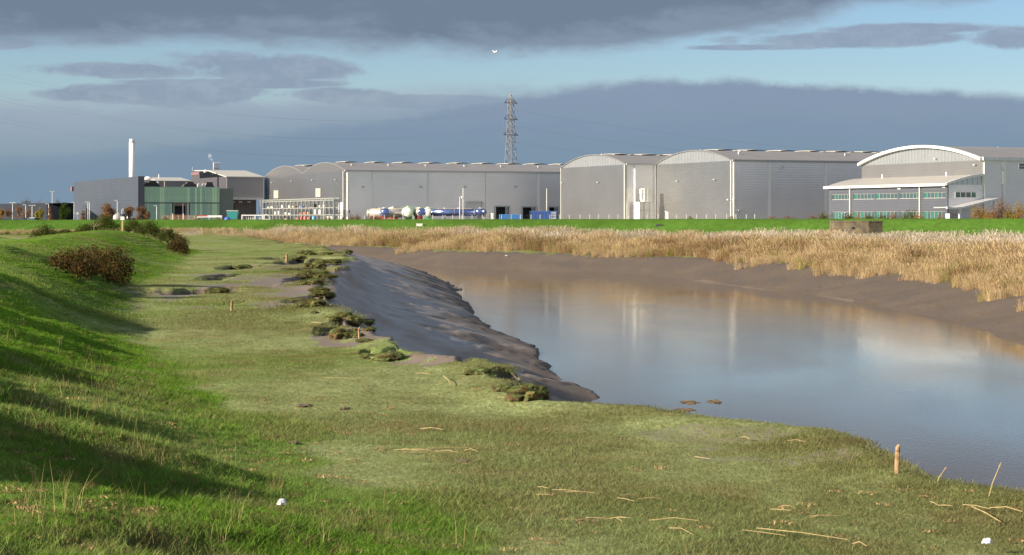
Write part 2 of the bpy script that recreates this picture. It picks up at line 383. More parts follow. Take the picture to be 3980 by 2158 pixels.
def Hs(x, y): return float(height(np.array([x]), np.array([y]))[0])
_ys = 9*np.exp(np.linspace(0, math.log(440/9), 2600))
def ground_at(u, v):
    """first point of the terrain seen along a sight line"""
    kx = (u-CX)/F; kz = (HZ-v)/F
    z = height(kx*_ys, _ys); r = EYE+kz*_ys
    i = int(np.argmax(r <= z))
    if r[i] > z[i]: i = len(_ys)-1
    return (float(kx*_ys[i]), float(_ys[i]), float(z[i]))

def greenery(x, y, dS, d1, d2, dT):
    """base colour of the ground and two masks"""
    n1 = fbm(x, y, 9, 4, 101); n2 = fbm(x, y*.6, 2.2, 3, 111); n3 = fbm(x, y, .8, 2, 121)
    lush = np.clip(ss(-dT+n2*1.2+n3*.5, -.35, .5)*.85 + .75*n1 + .3*n2, 0, 1)
    olive = np.array([.212, .245, .108]); green = np.array([.108, .212, .020]); dry = np.array([.24, .205, .11]); deep = np.array([.090, .175, .024])
    c = olive*(1-lush[..., None]) + green*lush[..., None]
    k = np.clip(.5+2.0*n2+.8*n1, 0, 1)[..., None]; c = c*(1-.45*k)+deep*.45*k*(lush[..., None]*.6+.4) + c*.45*k*(1-(lush[..., None]*.6+.4))
    k = (np.clip((n3+.8*n2)*2.2-.15, 0, 1)*.45)[..., None]; c = c*(1-k)+dry*k
    # duller turf along the eroded edge
    k = (ss(dS, -6, -.5)*.55*np.clip(.7+n2*2, 0, 1))[..., None]; c = c*(1-k)+np.array([.125, .112, .045])*k
    # far fields
    f = (ss(y, 200, 330)*(dT < -20)+ (d2 > 26)*1.0).clip(0, 1)[..., None]
    c = c*(1-f)+np.array([.070, .145, .024])*(1+.3*n1[..., None]+.2*n3[..., None])*f
    return c, lush, n1, n2, n3
def mudmask(x, y, dS, d1, d2, n2, n3):
    m = ss(dS+n3*.7, -.12, .25)
    for (u, v, ru, rv) in ((1060, 1100, 240, 42), (1180, 1075, 150, 30), (980, 1150, 130, 26), (1330, 1100, 120, 60), (1150, 1040, 170, 14), (850, 1065, 70, 12), (2900, 1740, 330, 40), (3200, 1800, 240, 26), (1690, 1415, 160, 12), (2620, 1700, 130, 14), (1450, 1300, 150, 30), (700, 1135, 150, 10)):
        X, Y = PX(u, v); rx = ru/F*Y; ry = rv*Y*Y/(F*3)
        q = ((x-X)/rx)**2+((y-Y)/ry)**2
        m = np.maximum(m, (1-ss(q+3.6*n2+4.0*n3, .35, .95))*(.95 if u < 2000 else .46))
    m = np.maximum(m, ss(hollow_amount(x, y), .05, .2)*.95)
    far = (1-ss(d2+n2*3, 6, 9)) ; m = np.where(d2 > 0, far, m)
    return np.where((d1 > 0) & (d2 < 0), 1, m)

def build_terrain():
    near_rows = np.linspace(-60, 8, 40)[:-1]
    rows = np.concatenate([near_rows, 8*np.exp(np.linspace(0, math.log(470/8), 760)), [500, 560, 700, 1000, 1700, 3000, 6000, 12000]])
    nc = 560; t = np.linspace(-1, 1, nc)
    a = np.abs(t); inner = np.minimum(a, .9)/.9; tail = np.clip((a-.9)/.1, 0, 1)**2.2
    hw = .285*np.clip(rows, 0, 1e9)+9
    X = np.sign(t)[None, :]*(inner[None, :]*hw[:, None] + tail[None, :]*(500+1.5*np.clip(rows, 0, 1e9))[:, None])
    Y = np.repeat(rows[:, None], nc, 1)
    Z4 = zones(X, Y); Z = height(X, Y, Z4); dS, d1, d2, dT = Z4
    c, lush, n1, n2, n3 = greenery(X, Y, dS, d1, d2, dT)
    m = mudmask(X, Y, dS, d1, d2, n2, n3)
    shine = np.where(d2 > 0, .10, 1.0-.75*ss(np.maximum(dS, 0)/(np.maximum(dS, 0)+np.maximum(-d1, 0)+1e-6)+.5*n2, .45, .95))
    shine = np.where(dS < .3, np.minimum(shine, .52), shine)
    hol = ss(hollow_amount(X, Y), .02, .15); shine = shine*(1-hol); c = c*(1-.5*hol[..., None])
    nr = len(rows); V = np.stack([X, Y, Z], -1).reshape(-1, 3)
    idx = np.arange(nr*nc).reshape(nr, nc)
    Fc = np.stack([idx[:-1, :-1], idx[:-1, 1:], idx[1:, 1:], idx[1:, :-1]], -1)
    fy = lambda A: A[:-1, :-1]
    zone = np.full(fy(Z).shape, 0)                              # 0 near turf
    zone[(fy(dS) > .1) & (fy(d1) <= 0) & (fy(d2) < 0)] = 1         # near mud
    zone[(fy(d1) > 0) & (fy(d2) < 0)] = 2                           # river bed
    zone[(fy(d2) >= 0) & (fy(d2) < 9)] = 3                          # far mud
    zone[(fy(d2) >= 9)] = 4
    q = fy(Y)-interp(fy(X), YC); zone[(q > -17)] = 5; zone[q > 4] = 6
    zone[(zone == 0) & (fy(dT) < -26) & (fy(Y) > 110)] = 7
    names = {0: 'marsh_grassland', 1: 'mud_bank', 2: 'river_bed', 3: 'far_mud_bank', 4: 'reed_bed_ground', 5: 'flood_bank', 6: 'factory_yard', 7: 'far_pasture'}
    tm = terrain_mat(); ym = mat('yard_surface', (.17, .165, .155), .9, var=.2, scale=.3)
    flat = Fc.reshape(-1, 4); zf = zone.reshape(-1)
    col = np.concatenate([c.reshape(-1, 3), np.ones((nr*nc, 1))], 1)
    msk = np.stack([m, lush, shine, np.ones_like(m)], -1).reshape(-1, 4)
    for k, nm in names.items():
        f = flat[zf == k]
        if not len(f): continue
        u, inv = np.unique(f.ravel(), return_inverse=True)
        me = quickmesh(nm, V[u], inv.reshape(-1, 4), ym if k == 6 else tm, True)
        for an, arr in (('base', col), ('mask', msk)):
            at = me.color_attributes.new(an, 'FLOAT_COLOR', 'POINT'); at.data.foreach_set('color', arr[u].astype(np.float32).ravel())
        o = bpy.data.objects.new(nm, me); COL.objects.link(o); o['kind'] = 'structure'
def terrain_mat():
    m = bpy.data.materials.new('turf_and_mud'); m.use_nodes = True; nt = m.node_tree; L = nt.links.new; nt.nodes.clear()
    def N(t): return nt.nodes.new('ShaderNode'+t)
    a = N('Attribute'); a.attribute_name = 'base'; k = N('Attribute'); k.attribute_name = 'mask'
    sp = N('SeparateColor'); L(k.outputs['Color'], sp.inputs[0]); mud, lush, shine = sp.outputs
    g = N('NewGeometry')
    def noise(scale, detail=4, rough=.6, stretch=(1, 1, 1)):
        mp = N('Mapping'); mp.inputs['Scale'].default_value = stretch; L(g.outputs['Position'], mp.inputs[0])
        n = N('TexNoise'); n.inputs['Scale'].default_value = scale; n.inputs['Detail'].default_value = detail; n.inputs['Roughness'].default_value = rough; L(mp.outputs[0], n.inputs['Vector']); return n.outputs[0]
    def mr(x, a0, a1, b0, b1):
        n = N('MapRange'); L(x, n.inputs[0]); n.inputs[1].default_value = a0; n.inputs[2].default_value = a1; n.inputs[3].default_value = b0; n.inputs[4].default_value = b1; return n.outputs[0]
    fine = noise(14, 5, .7, (1, .35, 1)); med = noise(1.5, 5, .65, (1, .5, 1))
    sc = N('Math'); sc.operation = 'MULTIPLY'; L(mr(fine, .3, .7, .6, 1.4), sc.inputs[0]); L(mr(med, .3, .7, .8, 1.2), sc.inputs[1])
    gv = N('VectorMath'); gv.operation = 'SCALE'; L(a.outputs['Color'], gv.inputs[0]); L(sc.outputs[0], gv.inputs['Scale'])
    gb = N('BsdfDiffuse'); L(gv.outputs[0], gb.inputs[0])
    bp = N('Bump'); bp.inputs['Distance'].default_value = .05; bp.inputs['Strength'].default_value = .8; L(fine, bp.inputs['Height']); L(bp.outputs[0], gb.inputs['Normal'])
    # mud
    mn = noise(.35, 6, .65, (1, .45, 1)); mn2 = noise(2.2, 5, .7, (1.2, .35, 1))
    rp = N('ValToRGB'); e = rp.color_ramp.elements; e[0].position = .38; e[0].color = (.205, .176, .160, 1); e[1].position = .64; e[1].color = (.275, .210, .155, 1)
    ad = N('Math'); ad.operation = 'MULTIPLY_ADD'; L(mn2, ad.inputs[0]); ad.inputs[1].default_value = .5; 
    hf = N('Math'); hf.operation = 'MULTIPLY'; L(mn, hf.inputs[0]); hf.inputs[1].default_value = .5; L(hf.outputs[0], ad.inputs[2]); L(ad.outputs[0], rp.inputs[0])
    alg = N('Mix'); alg.data_type = 'RGBA'; L(mr(mn2, .54, .64, 0, .55), alg.inputs[0]); L(rp.outputs[0], alg.inputs[6]); alg.inputs[7].default_value = (.16, .105, .035, 1)
    mb = N('BsdfPrincipled'); dv = N('VectorMath'); dv.operation = 'SCALE'; L(alg.outputs[2], dv.inputs[0]); L(mr(shine, .1, .9, .38, 1.0), dv.inputs['Scale']); L(dv.outputs[0], mb.inputs['Base Color'])
    ro = N('Math'); ro.operation = 'MULTIPLY_ADD'; L(mr(mn, .35, .65, -.05, .10), ro.inputs[0]); ro.inputs[1].default_value = 1; L(mr(shine, 0, 1, .8, .31), ro.inputs[2]); L(ro.outputs[0], mb.inputs['Roughness'])
    L(mr(shine, 0, 1, .2, .75), mb.inputs['Specular IOR Level'])
    bp2 = N('Bump'); bp2.inputs['Distance'].default_value = .008; bp2.inputs['Strength'].default_value = .5; mn3 = noise(5.0, 6, .75, (1, .4, 1)); bp3 = N('Bump'); bp3.inputs['Distance'].default_value = .030; bp3.inputs['Strength'].default_value = .6; L(mn3, bp3.inputs['Height']); L(mn2, bp2.inputs['Height']); L(bp2.outputs[0], bp3.inputs['Normal']); L(bp3.outputs[0], mb.inputs['Normal'])
    thr = N('Math'); thr.operation = 'ADD'; L(mud, thr.inputs[0]); L(mr(fine, .3, .7, -.25, .25), thr.inputs[1])
    mx = N('MixShader'); L(mr(thr.outputs[0], .4, .6, 0, 1), mx.inputs[0]); L(gb.outputs[0], mx.inputs[1]); L(mb.outputs[0], mx.inputs[2])
    o = N('OutputMaterial'); L(mx.outputs[0], o.inputs[0]); return m
build_terrain()

def build_water():
    m = bpy.data.materials.new('river_water'); m.use_nodes = True; nt = m.node_tree; L = nt.links.new
    b = nt.nodes['Principled BSDF']; b.inputs['Base Color'].default_value = (.100, .080, .065, 1); b.inputs['IOR'].default_value = 1.33
    b.inputs['Specular IOR Level'].default_value = .40
    g = nt.nodes.new('ShaderNodeNewGeometry')
    mp = nt.nodes.new('ShaderNodeMapping'); mp.inputs['Scale'].default_value = (.12, .035, 1); L(g.outputs['Position'], mp.inputs[0])
    n0 = nt.nodes.new('ShaderNodeTexNoise'); n0.inputs['Scale'].default_value = 1.0; n0.inputs['Detail'].default_value = 6; n0.inputs['Distortion'].default_value = .6; L(mp.outputs[0], n0.inputs['Vector'])
    r = nt.nodes.new('ShaderNodeMapRange'); L(n0.outputs[0], r.inputs[0]); r.inputs[1].default_value = .35; r.inputs[2].default_value = .65; r.inputs[3].default_value = .03; r.inputs[4].default_value = .08; L(r.outputs[0], b.inputs['Roughness'])
    mp2 = nt.nodes.new('ShaderNodeMapping'); mp2.inputs['Scale'].default_value = (1, .6, 1); L(g.outputs['Position'], mp2.inputs[0])
    n = nt.nodes.new('ShaderNodeTexNoise'); n.inputs['Scale'].default_value = 9; n.inputs['Detail'].default_value = 3; L(mp2.outputs[0], n.inputs['Vector'])
    bp = nt.nodes.new('ShaderNodeBump'); bp.inputs['Distance'].default_value = .014; L(n.outputs[0], bp.inputs['Height'])
    r2 = nt.nodes.new('ShaderNodeMapRange'); L(n0.outputs[0], r2.inputs[0]); r2.inputs[1].default_value = .35; r2.inputs[2].default_value = .65; r2.inputs[3].default_value = .12; r2.inputs[4].default_value = .32; L(r2.outputs[0], bp.inputs['Strength'])
    L(bp.outputs[0], b.inputs['Normal'])
    q = MB(); q.add([(-240, -60, -3.5), (110, -60, -3.5), (110, 440, -3.5), (-240, 440, -3.5)], [(0, 1, 2, 3)])
    tag(q.build('river_water', m), kind='structure')
build_water()

# ------------------------------------------------------------------ scattered vegetation
SRC = bpy.data.collections.new('source_shapes')
def blade_tuft(name, n, rad, h, hv, w, lean, m, seg=2, plume=0.0):
    V = []; Fc = []; r = random.Random(hash(name) % 1000 if False else len(name)*7+n)
    for i in range(n):
        a = r.uniform(0, 2*math.pi); d = rad*math.sqrt(r.random()); x = d*math.cos(a); y = d*math.sin(a)
        hh = h*(1+r.uniform(-hv, hv)); la = r.uniform(0, 2*math.pi); ll = lean*hh*r.uniform(.2, 1); wa = r.uniform(0, math.pi)
        wx, wy = math.cos(wa)*w/2, math.sin(wa)*w/2; b = len(V)
        for s in range(seg+1):
            t = s/seg; ww = (1-t**1.5)*.9+.1 if s < seg else .12
            if plume and t > .7: ww = plume
            px = x+math.cos(la)*ll*t*t; py = y+math.sin(la)*ll*t*t; pz = hh*t*(1-.25*lean*t)-.01
            V += [(px-wx*ww, py-wy*ww, pz), (px+wx*ww, py+wy*ww, pz)]
        for s in range(seg): Fc.append((b+2*s, b+2*s+1, b+2*s+3, b+2*s+2))
    me = quickmesh(name, V, Fc, m); o = bpy.data.objects.new(name, me); return o
def scatter(name, P, scale, tint, variants, label=None, zs=None, cat=None):
    N = len(P); me = bpy.data.meshes.new(name); me.vertices.add(N); me.vertices.foreach_set('co', np.asarray(P, np.float32).ravel())
    at = me.attributes.new('tint', 'FLOAT_VECTOR', 'POINT'); at.data.foreach_set('vector', np.asarray(tint, np.float32).ravel())
    rot = np.zeros((N, 3)); rot[:, 2] = rng.uniform(0, 6.283, N)
    at = me.attributes.new('rot', 'FLOAT_VECTOR', 'POINT'); at.data.foreach_set('vector', rot.astype(np.float32).ravel())
    s3 = np.stack([scale, scale, scale*(zs if zs is not None else 1)], -1)
    at = me.attributes.new('scl', 'FLOAT_VECTOR', 'POINT'); at.data.foreach_set('vector', s3.astype(np.float32).ravel())
    at = me.attributes.new('pick', 'INT', 'POINT'); at.data.foreach_set('value', rng.integers(0, len(variants), N).astype(np.int32))
    o = bpy.data.objects.new(name, me); COL.objects.link(o)
    c = bpy.data.collections.new(name+'_shapes')
    for v in variants: c.objects.link(v)
    ng = bpy.data.node_groups.new(name, 'GeometryNodeTree'); ng.interface.new_socket('Geometry', in_out='INPUT', socket_type='NodeSocketGeometry'); ng.interface.new_socket('Geometry', in_out='OUTPUT', socket_type='NodeSocketGeometry')
    gi = ng.nodes.new('NodeGroupInput'); go = ng.nodes.new('NodeGroupOutput'); ip = ng.nodes.new('GeometryNodeInstanceOnPoints'); ci = ng.nodes.new('GeometryNodeCollectionInfo')
    ci.inputs['Collection'].default_value = c; ci.inputs['Separate Children'].default_value = True; ci.inputs['Reset Children'].default_value = True
    def att(nm, ty):
        n = ng.nodes.new('GeometryNodeInputNamedAttribute'); n.data_type = ty; n.inputs['Name'].default_value = nm; return n.outputs[0]
    L = ng.links.new; L(gi.outputs[0], ip.inputs['Points']); L(ci.outputs[0], ip.inputs['Instance']); ip.inputs['Pick Instance'].default_value = True
    L(att('pick', 'INT'), ip.inputs['Instance Index']); L(att('rot', 'FLOAT_VECTOR'), ip.inputs['Rotation']); L(att('scl', 'FLOAT_VECTOR'), ip.inputs['Scale']); L(ip.outputs[0], go.inputs[0])
    md = o.modifiers.new('scatter', 'NODES'); md.node_group = ng
    return tag(o, label, cat, None, 'stuff')
GR = tintmat('grass_blades', .5)
def sample(n, y0, y1, k=.262, pw=1.0, off=1.0):
    Y = y0*np.exp(rng.random(n)*math.log(y1/y0))
    # uniform-per-area inside log bands is thinned with distance on purpose (far tufts are larger)
    X = (rng.random(n)*2-1)*(k*Y+off); return X, Y
def scatter_grass():
    short = [blade_tuft('short_grass_tuft_%s' % c, 50, .17, .036, .5, .006, .9, GR) for c in 'ab']
    longer = [blade_tuft('long_grass_tuft_%s' % c, 50, .16, .058, .6, .007, .9, GR) for c in 'ab']
    big = [blade_tuft('wide_grass_tuft_%s' % c, 90, .6, .045, .5, .013, .9, GR) for c in 'ab']
    def emit(name, n, y0, y1, var, base, label, lushonly=None):
        X, Y = sample(n, y0, y1)
        Z4 = zones(X, Y); z = height(X, Y, Z4); dS, d1, d2, dT = Z4
        c, lush, n1, n2, n3 = greenery(X, Y, dS, d1, d2, dT); m = mudmask(X, Y, dS, d1, d2, n2, n3)
        keep = (m+.25*rng.random(n) < .55) & (d2 < 0) & (dS < .15) & (Y < interp(X, YC)-16)
        if lushonly is not None: keep &= (lush > lushonly) if lushonly > 0 else (lush < -lushonly)
        X, Y, z, c, lush, n2 = X[keep], Y[keep], z[keep], c[keep], lush[keep], n2[keep]
        tint = c*rng.uniform(.95, 1.5, (len(X), 1)); dryk = (rng.random(len(X)) < .10)
        tint = np.where(dryk[:, None], np.array([.22, .18, .08])*rng.uniform(.6, 1.1, (len(X), 1)), tint)
        s = base*rng.uniform(.65, 1.35, len(X))*(1+.6*np.clip(n2*2, -.5, 1))
        scatter(name, np.stack([X, Y, z-.005], -1), s, tint, var, label)
    emit('short_grass', 60000, 14, 62, short, 1.0, 'short grazed grass over the marsh')
    emit('rough_grass', 20000, 12, 62, longer, 1.0, 'longer green grass on the left bank', .45)
    emit('distant_grass', 42000, 55, 300, big, 1.0, 'grass of the marsh farther off')
scatter_grass()
def scatter_reeds():
    RM = tintmat('reed_blades', .3)
    A = [blade_tuft('reed_clump_%s' % c, 90, 1.0, 1.6, .5, .026, .5, RM, 3, 1.5) for c in 'abc']
    Bv = [blade_tuft('leaning_reed_clump_%s' % c, 70, 1.0, 1.4, .5, .026, .8, RM, 3, 1.2) for c in 'ab']
    n = 120000
    Y = 80+rng.random(n)*330; X = (rng.random(n)*2-1)*(.27*Y+3)
    Z4 = zones(X, Y); z = height(X, Y, Z4); dS, d1, d2, dT = Z4
    nA = fbm(X, Y, 18, 3, 140); nB = fbm(X, Y, 5, 3, 150); nF = fbm(X+Y*.5, Y*.4, 3.5, 3, 160)
    edge = 6.0+2.6*nA*2+2.4*nF+np.interp(Y, [90, 150], [.2, .8])+.9*fbm(X, Y, 1.2, 2, 171)
    back = 30+6*nA+np.interp(X, [-80, -40], [-22, 0])
    keep = (d2 > edge) & (d2 < back) & (X > -82+6*nB)
    thin = np.interp(Y, [80, 160, 300, 400], [1.0, .8, .45, .35]); keep &= rng.random(n) < thin
    keep &= ~((nB+.8*nA > .42) & (d2 > 12))
    X, Y, z, d2, nA, nB = [q[keep] for q in (X, Y, z, d2, nA, nB)]
    back = back[keep]
    pale = ss(d2-back+8*nB+9*nA, -14, -8)+ss(180-Y, 0, 60)*ss(d2+7*nB+8*nA, 13, 18); pale = pale.clip(0, 1)*(.25+.75*ss(1.3*nA+nB, -.22, .12))
    orange = np.array([.385, .275, .15]); straw = np.array([.44, .35, .21]); white = np.array([.48, .42, .34]); brown = np.array([.20, .125, .06]); grn = np.array([.20, .19, .06])
    k = rng.random(len(X))[:, None]; c = orange*(1-k)+straw*k
    kb = np.clip(ss(nB*1.4+nA, -.02, .3), 0, 1)[:, None]*.75; c = c*(1-kb)+brown*kb
    c = c*(1-pale[:, None])+white*pale[:, None]
    g = (rng.random(len(X)) < .07+.2*(nA > .2)*(nB > 0))[:, None]; c = np.where(g, grn*(1+.5*k), c)
    c = c*rng.uniform(.8, 1.2, (len(X), 1))
    s = rng.uniform(.75, 1.15, len(X))*(1+.25*nB); edge_f = ss(d2-6, -1, 5); s = s*(.42+.46*ss(d2-6, -1, 9))*(1+.35*fbm(X, Y, 7, 2, 181))
    scatter('reed_bed', np.stack([X, Y, z-.05], -1), s, c, A+Bv, 'dense tawny reed bed with pale plumes along the far bank', cat='reeds')
    # fringe of sparse dry grass on the left field edge
    X = rng.uniform(-112, -55, 900); Y = interp(X, YC)-17+rng.normal(0, 1.2, 900); z = height(X, Y)
    scatter('dry_grass_strip', np.stack([X, Y, z], -1), rng.uniform(.25, .45, 900), np.array([.40, .33, .18])*rng.uniform(.7, 1.2, (900, 1)), A, 'thin strip of dry grass at the foot of the flood bank')
scatter_reeds()
def scatter_stems():
    m = tintmat('dry_stems', .2)
    A = [blade_tuft('dead_stem_cluster_%s' % c, n, .14, .42, .6, .006, .6, m, 2) for c, n in (('a', 5), ('b', 7), ('c', 9))]
    pts = []
    for u, v, su, sv, n in ((330, 1600, 110, 110, 42), (430, 1750, 120, 120, 30), (200, 1980, 150, 120, 26), (640, 2120, 260, 60, 22), (250, 1400, 110, 90, 26), (700, 1600, 250, 200, 20), (420, 1300, 150, 80, 18), (1000, 1900, 350, 200, 10), (70, 1500, 60, 200, 16), (1300, 2100, 300, 50, 8), (1900, 2000, 600, 120, 5)):
        for _ in range(max(2, int(n*.8))): pts.append(ground_at(random.gauss(u, su), min(2200, max(1200, random.gauss(v, sv)))))
    P = np.array(pts); n = len(P)
    scatter('dead_grass_stems', P, rng.uniform(.3, .8, n), np.array([.27, .22, .10])*rng.uniform(.7, 1.3, (n, 1)), A, 'dry upright grass stems dotted over the left bank')
    m2 = tintmat('litter_leaf', .1)
    Bv = [blade_tuft('thatch_patch_%s' % c, 26, .10, .03, .6, .014, 2.5, m2, 2) for c in 'ab']
    pts = []
    for _ in range(330):
        u = random.uniform(0, 1600) if random.random() < .7 else random.uniform(1500, 3980); v = random.uniform(1500, 2158)
        if u > 2600 and v < 1900: continue
        pts.append(ground_at(u, v))
    P = np.array(pts); n = len(P)
    scatter('dead_thatch', P+np.array([0, 0, .03]), rng.uniform(.5, 1.3, n), np.array([.33, .23, .12])*rng.uniform(.6, 1.3, (n, 1)), Bv, 'small brown patches of dead grass')
scatter_stems()

# ------------------------------------------------------------------ buildings
ANG = R(22.4); CA, SA = math.cos(ANG), math.sin(ANG)
GZ = 1.5
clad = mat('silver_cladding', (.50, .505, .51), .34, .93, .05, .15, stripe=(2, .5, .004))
clad_side = mat('shade_lifted_cladding', (.82, .80, .78), .38, .4, .05, .15, stripe=(2, .5, .006))  # side wall sheet, its colour lightened to make up for missing sun
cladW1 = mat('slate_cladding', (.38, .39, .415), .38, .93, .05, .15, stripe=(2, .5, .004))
infill_m = mat('gable_panel', (.50, .53, .56), .35, .75, .05, .3)
roof_m = mat('roof_sheet', (.27, .265, .27), .55, .3, .06, .2, stripe=(0, 1.0, .008))
trim = mat('pale_trim', (.46, .47, .455), .5, 0, .04)
light_m = mat('rooflight', (.50, .48, .42), .45, 0, .05)
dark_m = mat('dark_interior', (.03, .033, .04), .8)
lampm = mat('lamp_head', (.48, .50, .50), .35, .3)
rib_m = mat('rib_metal', (.50, .51, .51), .4, .6)
white = mat('white_paint', (.70, .70, .68), .45)
greyd = mat('grey_door', (.62, .62, .60), .5)
steel = mat('galvanised_steel', (.42, .44, .42), .45, .5, .15, 2)
roofc = mat('cowl_grey', (.45, .45, .45), .5, .4)

def arc(y0, y1, z, rise, n=18, drop=0.0):
    w = (y1-y0)/2; Rr = (w*w+rise*rise)/(2*rise); c = z+rise-Rr; a0 = math.asin(w/Rr)
    return [((y0+y1)/2+(Rr-drop)*math.sin(a0*(2*i/n-1)), c+(Rr-drop)*math.cos(a0*(2*i/n-1))) for i in range(n+1)]
def wall_x(mb, x0, x1, y0, y1, z0, z1, holes=()):
    """wall along local x with rectangular openings (xa, xb, za, zb)"""
    xs = sorted({x0, x1, *[h[0] for h in holes], *[h[1] for h in holes]}); 
    for a, b in zip(xs[:-1], xs[1:]):
        hs = sorted([h for h in holes if h[0] <= a+1e-6 and h[1] >= b-1e-6], key=lambda h: h[2]); z = z0
        for h in hs:
            if h[2] > z+1e-6: mb.box(a, b, y0, y1, z, h[2])
            z = h[3]
        if z1 > z+1e-6: mb.box(a, b, y0, y1, z, z1)
def wall_y(mb, x0, x1, y0, y1, z0, z1, holes=()):
    ys = sorted({y0, y1, *[h[0] for h in holes], *[h[1] for h in holes]})
    for a, b in zip(ys[:-1], ys[1:]):
        hs = sorted([h for h in holes if h[0] <= a+1e-6 and h[1] >= b-1e-6], key=lambda h: h[2]); z = z0
        for h in hs:
            if h[2] > z+1e-6: mb.box(x0, x1, a, b, z, h[2])
            z = h[3]
        if z1 > z+1e-6: mb.box(x0, x1, a, b, z, z1)
class Frame:
    def __init__(s, ox, oy): s.ox, s.oy = ox, oy
    def side(s, u, yoff=0.0):
        """local x where a sight line through column u meets the plane local y = yoff"""
        k = (u-CX)/F; bx = s.ox-SA*yoff; by = s.oy+CA*yoff
        return (k*by-bx)/(CA-k*SA)
    def gable(s, u, xoff=0.0):
        k = (u-CX)/F; bx = s.ox+CA*xoff; by = s.oy+SA*xoff
        return (k*by-bx)/(-SA-k*CA)
    def Y(s, lx, ly): return s.oy+SA*lx+CA*ly
    def z(s, v, lx, ly): return EYE+(HZ-v)/F*s.Y(lx, ly)-GZ     # local height above GZ
def rooflight(root, x0, x1, ym, yspan, z, rise, y0, y1):
    """barrel rooflight lying across the ridge of a vault"""
    mb = MB(); outer = arc(y0, y1, z, rise, 40)
    pts = [p for p in outer if abs(p[0]-ym) < yspan]
    n = len(pts); vs = []; fs = []
    xs = [x0+(x1-x0)*i/6 for i in range(7)]
    for i, x in enumerate(xs):
        hgt = .13*math.sin(math.pi*(i/6))+.03
        for p in pts: vs.append((x, p[0], p[1]+hgt))
    for p in pts: vs.append((x0, p[0], p[1]-.05))
    for p in pts: vs.append((x1, p[0], p[1]-.05))
    for i in range(6):
        for j in range(n-1): fs.append((i*n+j, i*n+j+1, (i+1)*n+j+1, (i+1)*n+j))
    for j in range(n-1):
        fs.append((7*n+j, 7*n+j+1, j+1, j)); fs.append((6*n+j, 6*n+j+1, 8*n+j+1, 8*n+j))
    mb.add(vs, fs); return mb.build('rooflight', light_m, root)
def lamp_on_side(root, x, z, y=0.0):
    mb = MB(); mb.box(x-.3, x+.3, y-.45, y-.04, z-.14, z+.14); mb.box(x-.08, x+.08, y-.06, y+.0, z-.3, z+.3); return mb.build('wall_light', lampm, root)
def lamp_on_gable(root, y, z, x=0.0):
    mb = MB(); mb.box(x-.5, x-.04, y-.3, y+.3, z-.12, z+.12); mb.box(x-.06, x, y-.08, y+.08, z-.3, z+.1); return mb.build('wall_light', lampm, root)
def downpipe_side(root, x, z1, y=0.0, w=.22, name='downpipe'):
    mb = MB(); mb.box(x-w, x+w, y-.28, y-.02, -1, z1); return mb.build(name, mat('shade_lifted_pipe', (.80, .80, .75), .5, 0, .04), root)  # lighter than the gable pipes' trim, to offset the shade on this side
def downpipe_gable(root, y, z1, x=0.0, w=.18):
    mb = MB(); mb.box(x-.28, x-.02, y-w, y+w, -1, z1); return mb.build('downpipe', trim, root)
def cowl(root, x, y, z):
    mb = MB(); mb.tube((x, y, z-.2), (x, y, z+.32), .18, n=8); mb.tube((x, y, z+.32), (x, y, z+.46), .28, .24, n=8); return mb.build('roof_cowl', roofc, root)
def vault(root, x0, x1, y0, y1, ze, rise, over=.4, rm=None, infx=None, thick=.28):
    o = arc(y0-.0, y1+.0, ze, rise, 22); i_ = arc(y0, y1, ze-.02, rise, 22)
    poly = [(p[0], p[1]+thick) for p in o]+[(p[0], p[1]) for p in reversed(o)]
    MB().prism(poly, x0-over, x1, 0).build('roof', rm or roof_m, root)
def gable_fill(root, x0, y0, y1, ze, rise, m, th=.3, name='gable_infill'):
    o = arc(y0+.01, y1-.01, ze, rise, 22)
    return MB().prism([(p[0], p[1]-.01) for p in o], x0, x0+th, 0).build(name, m, root)

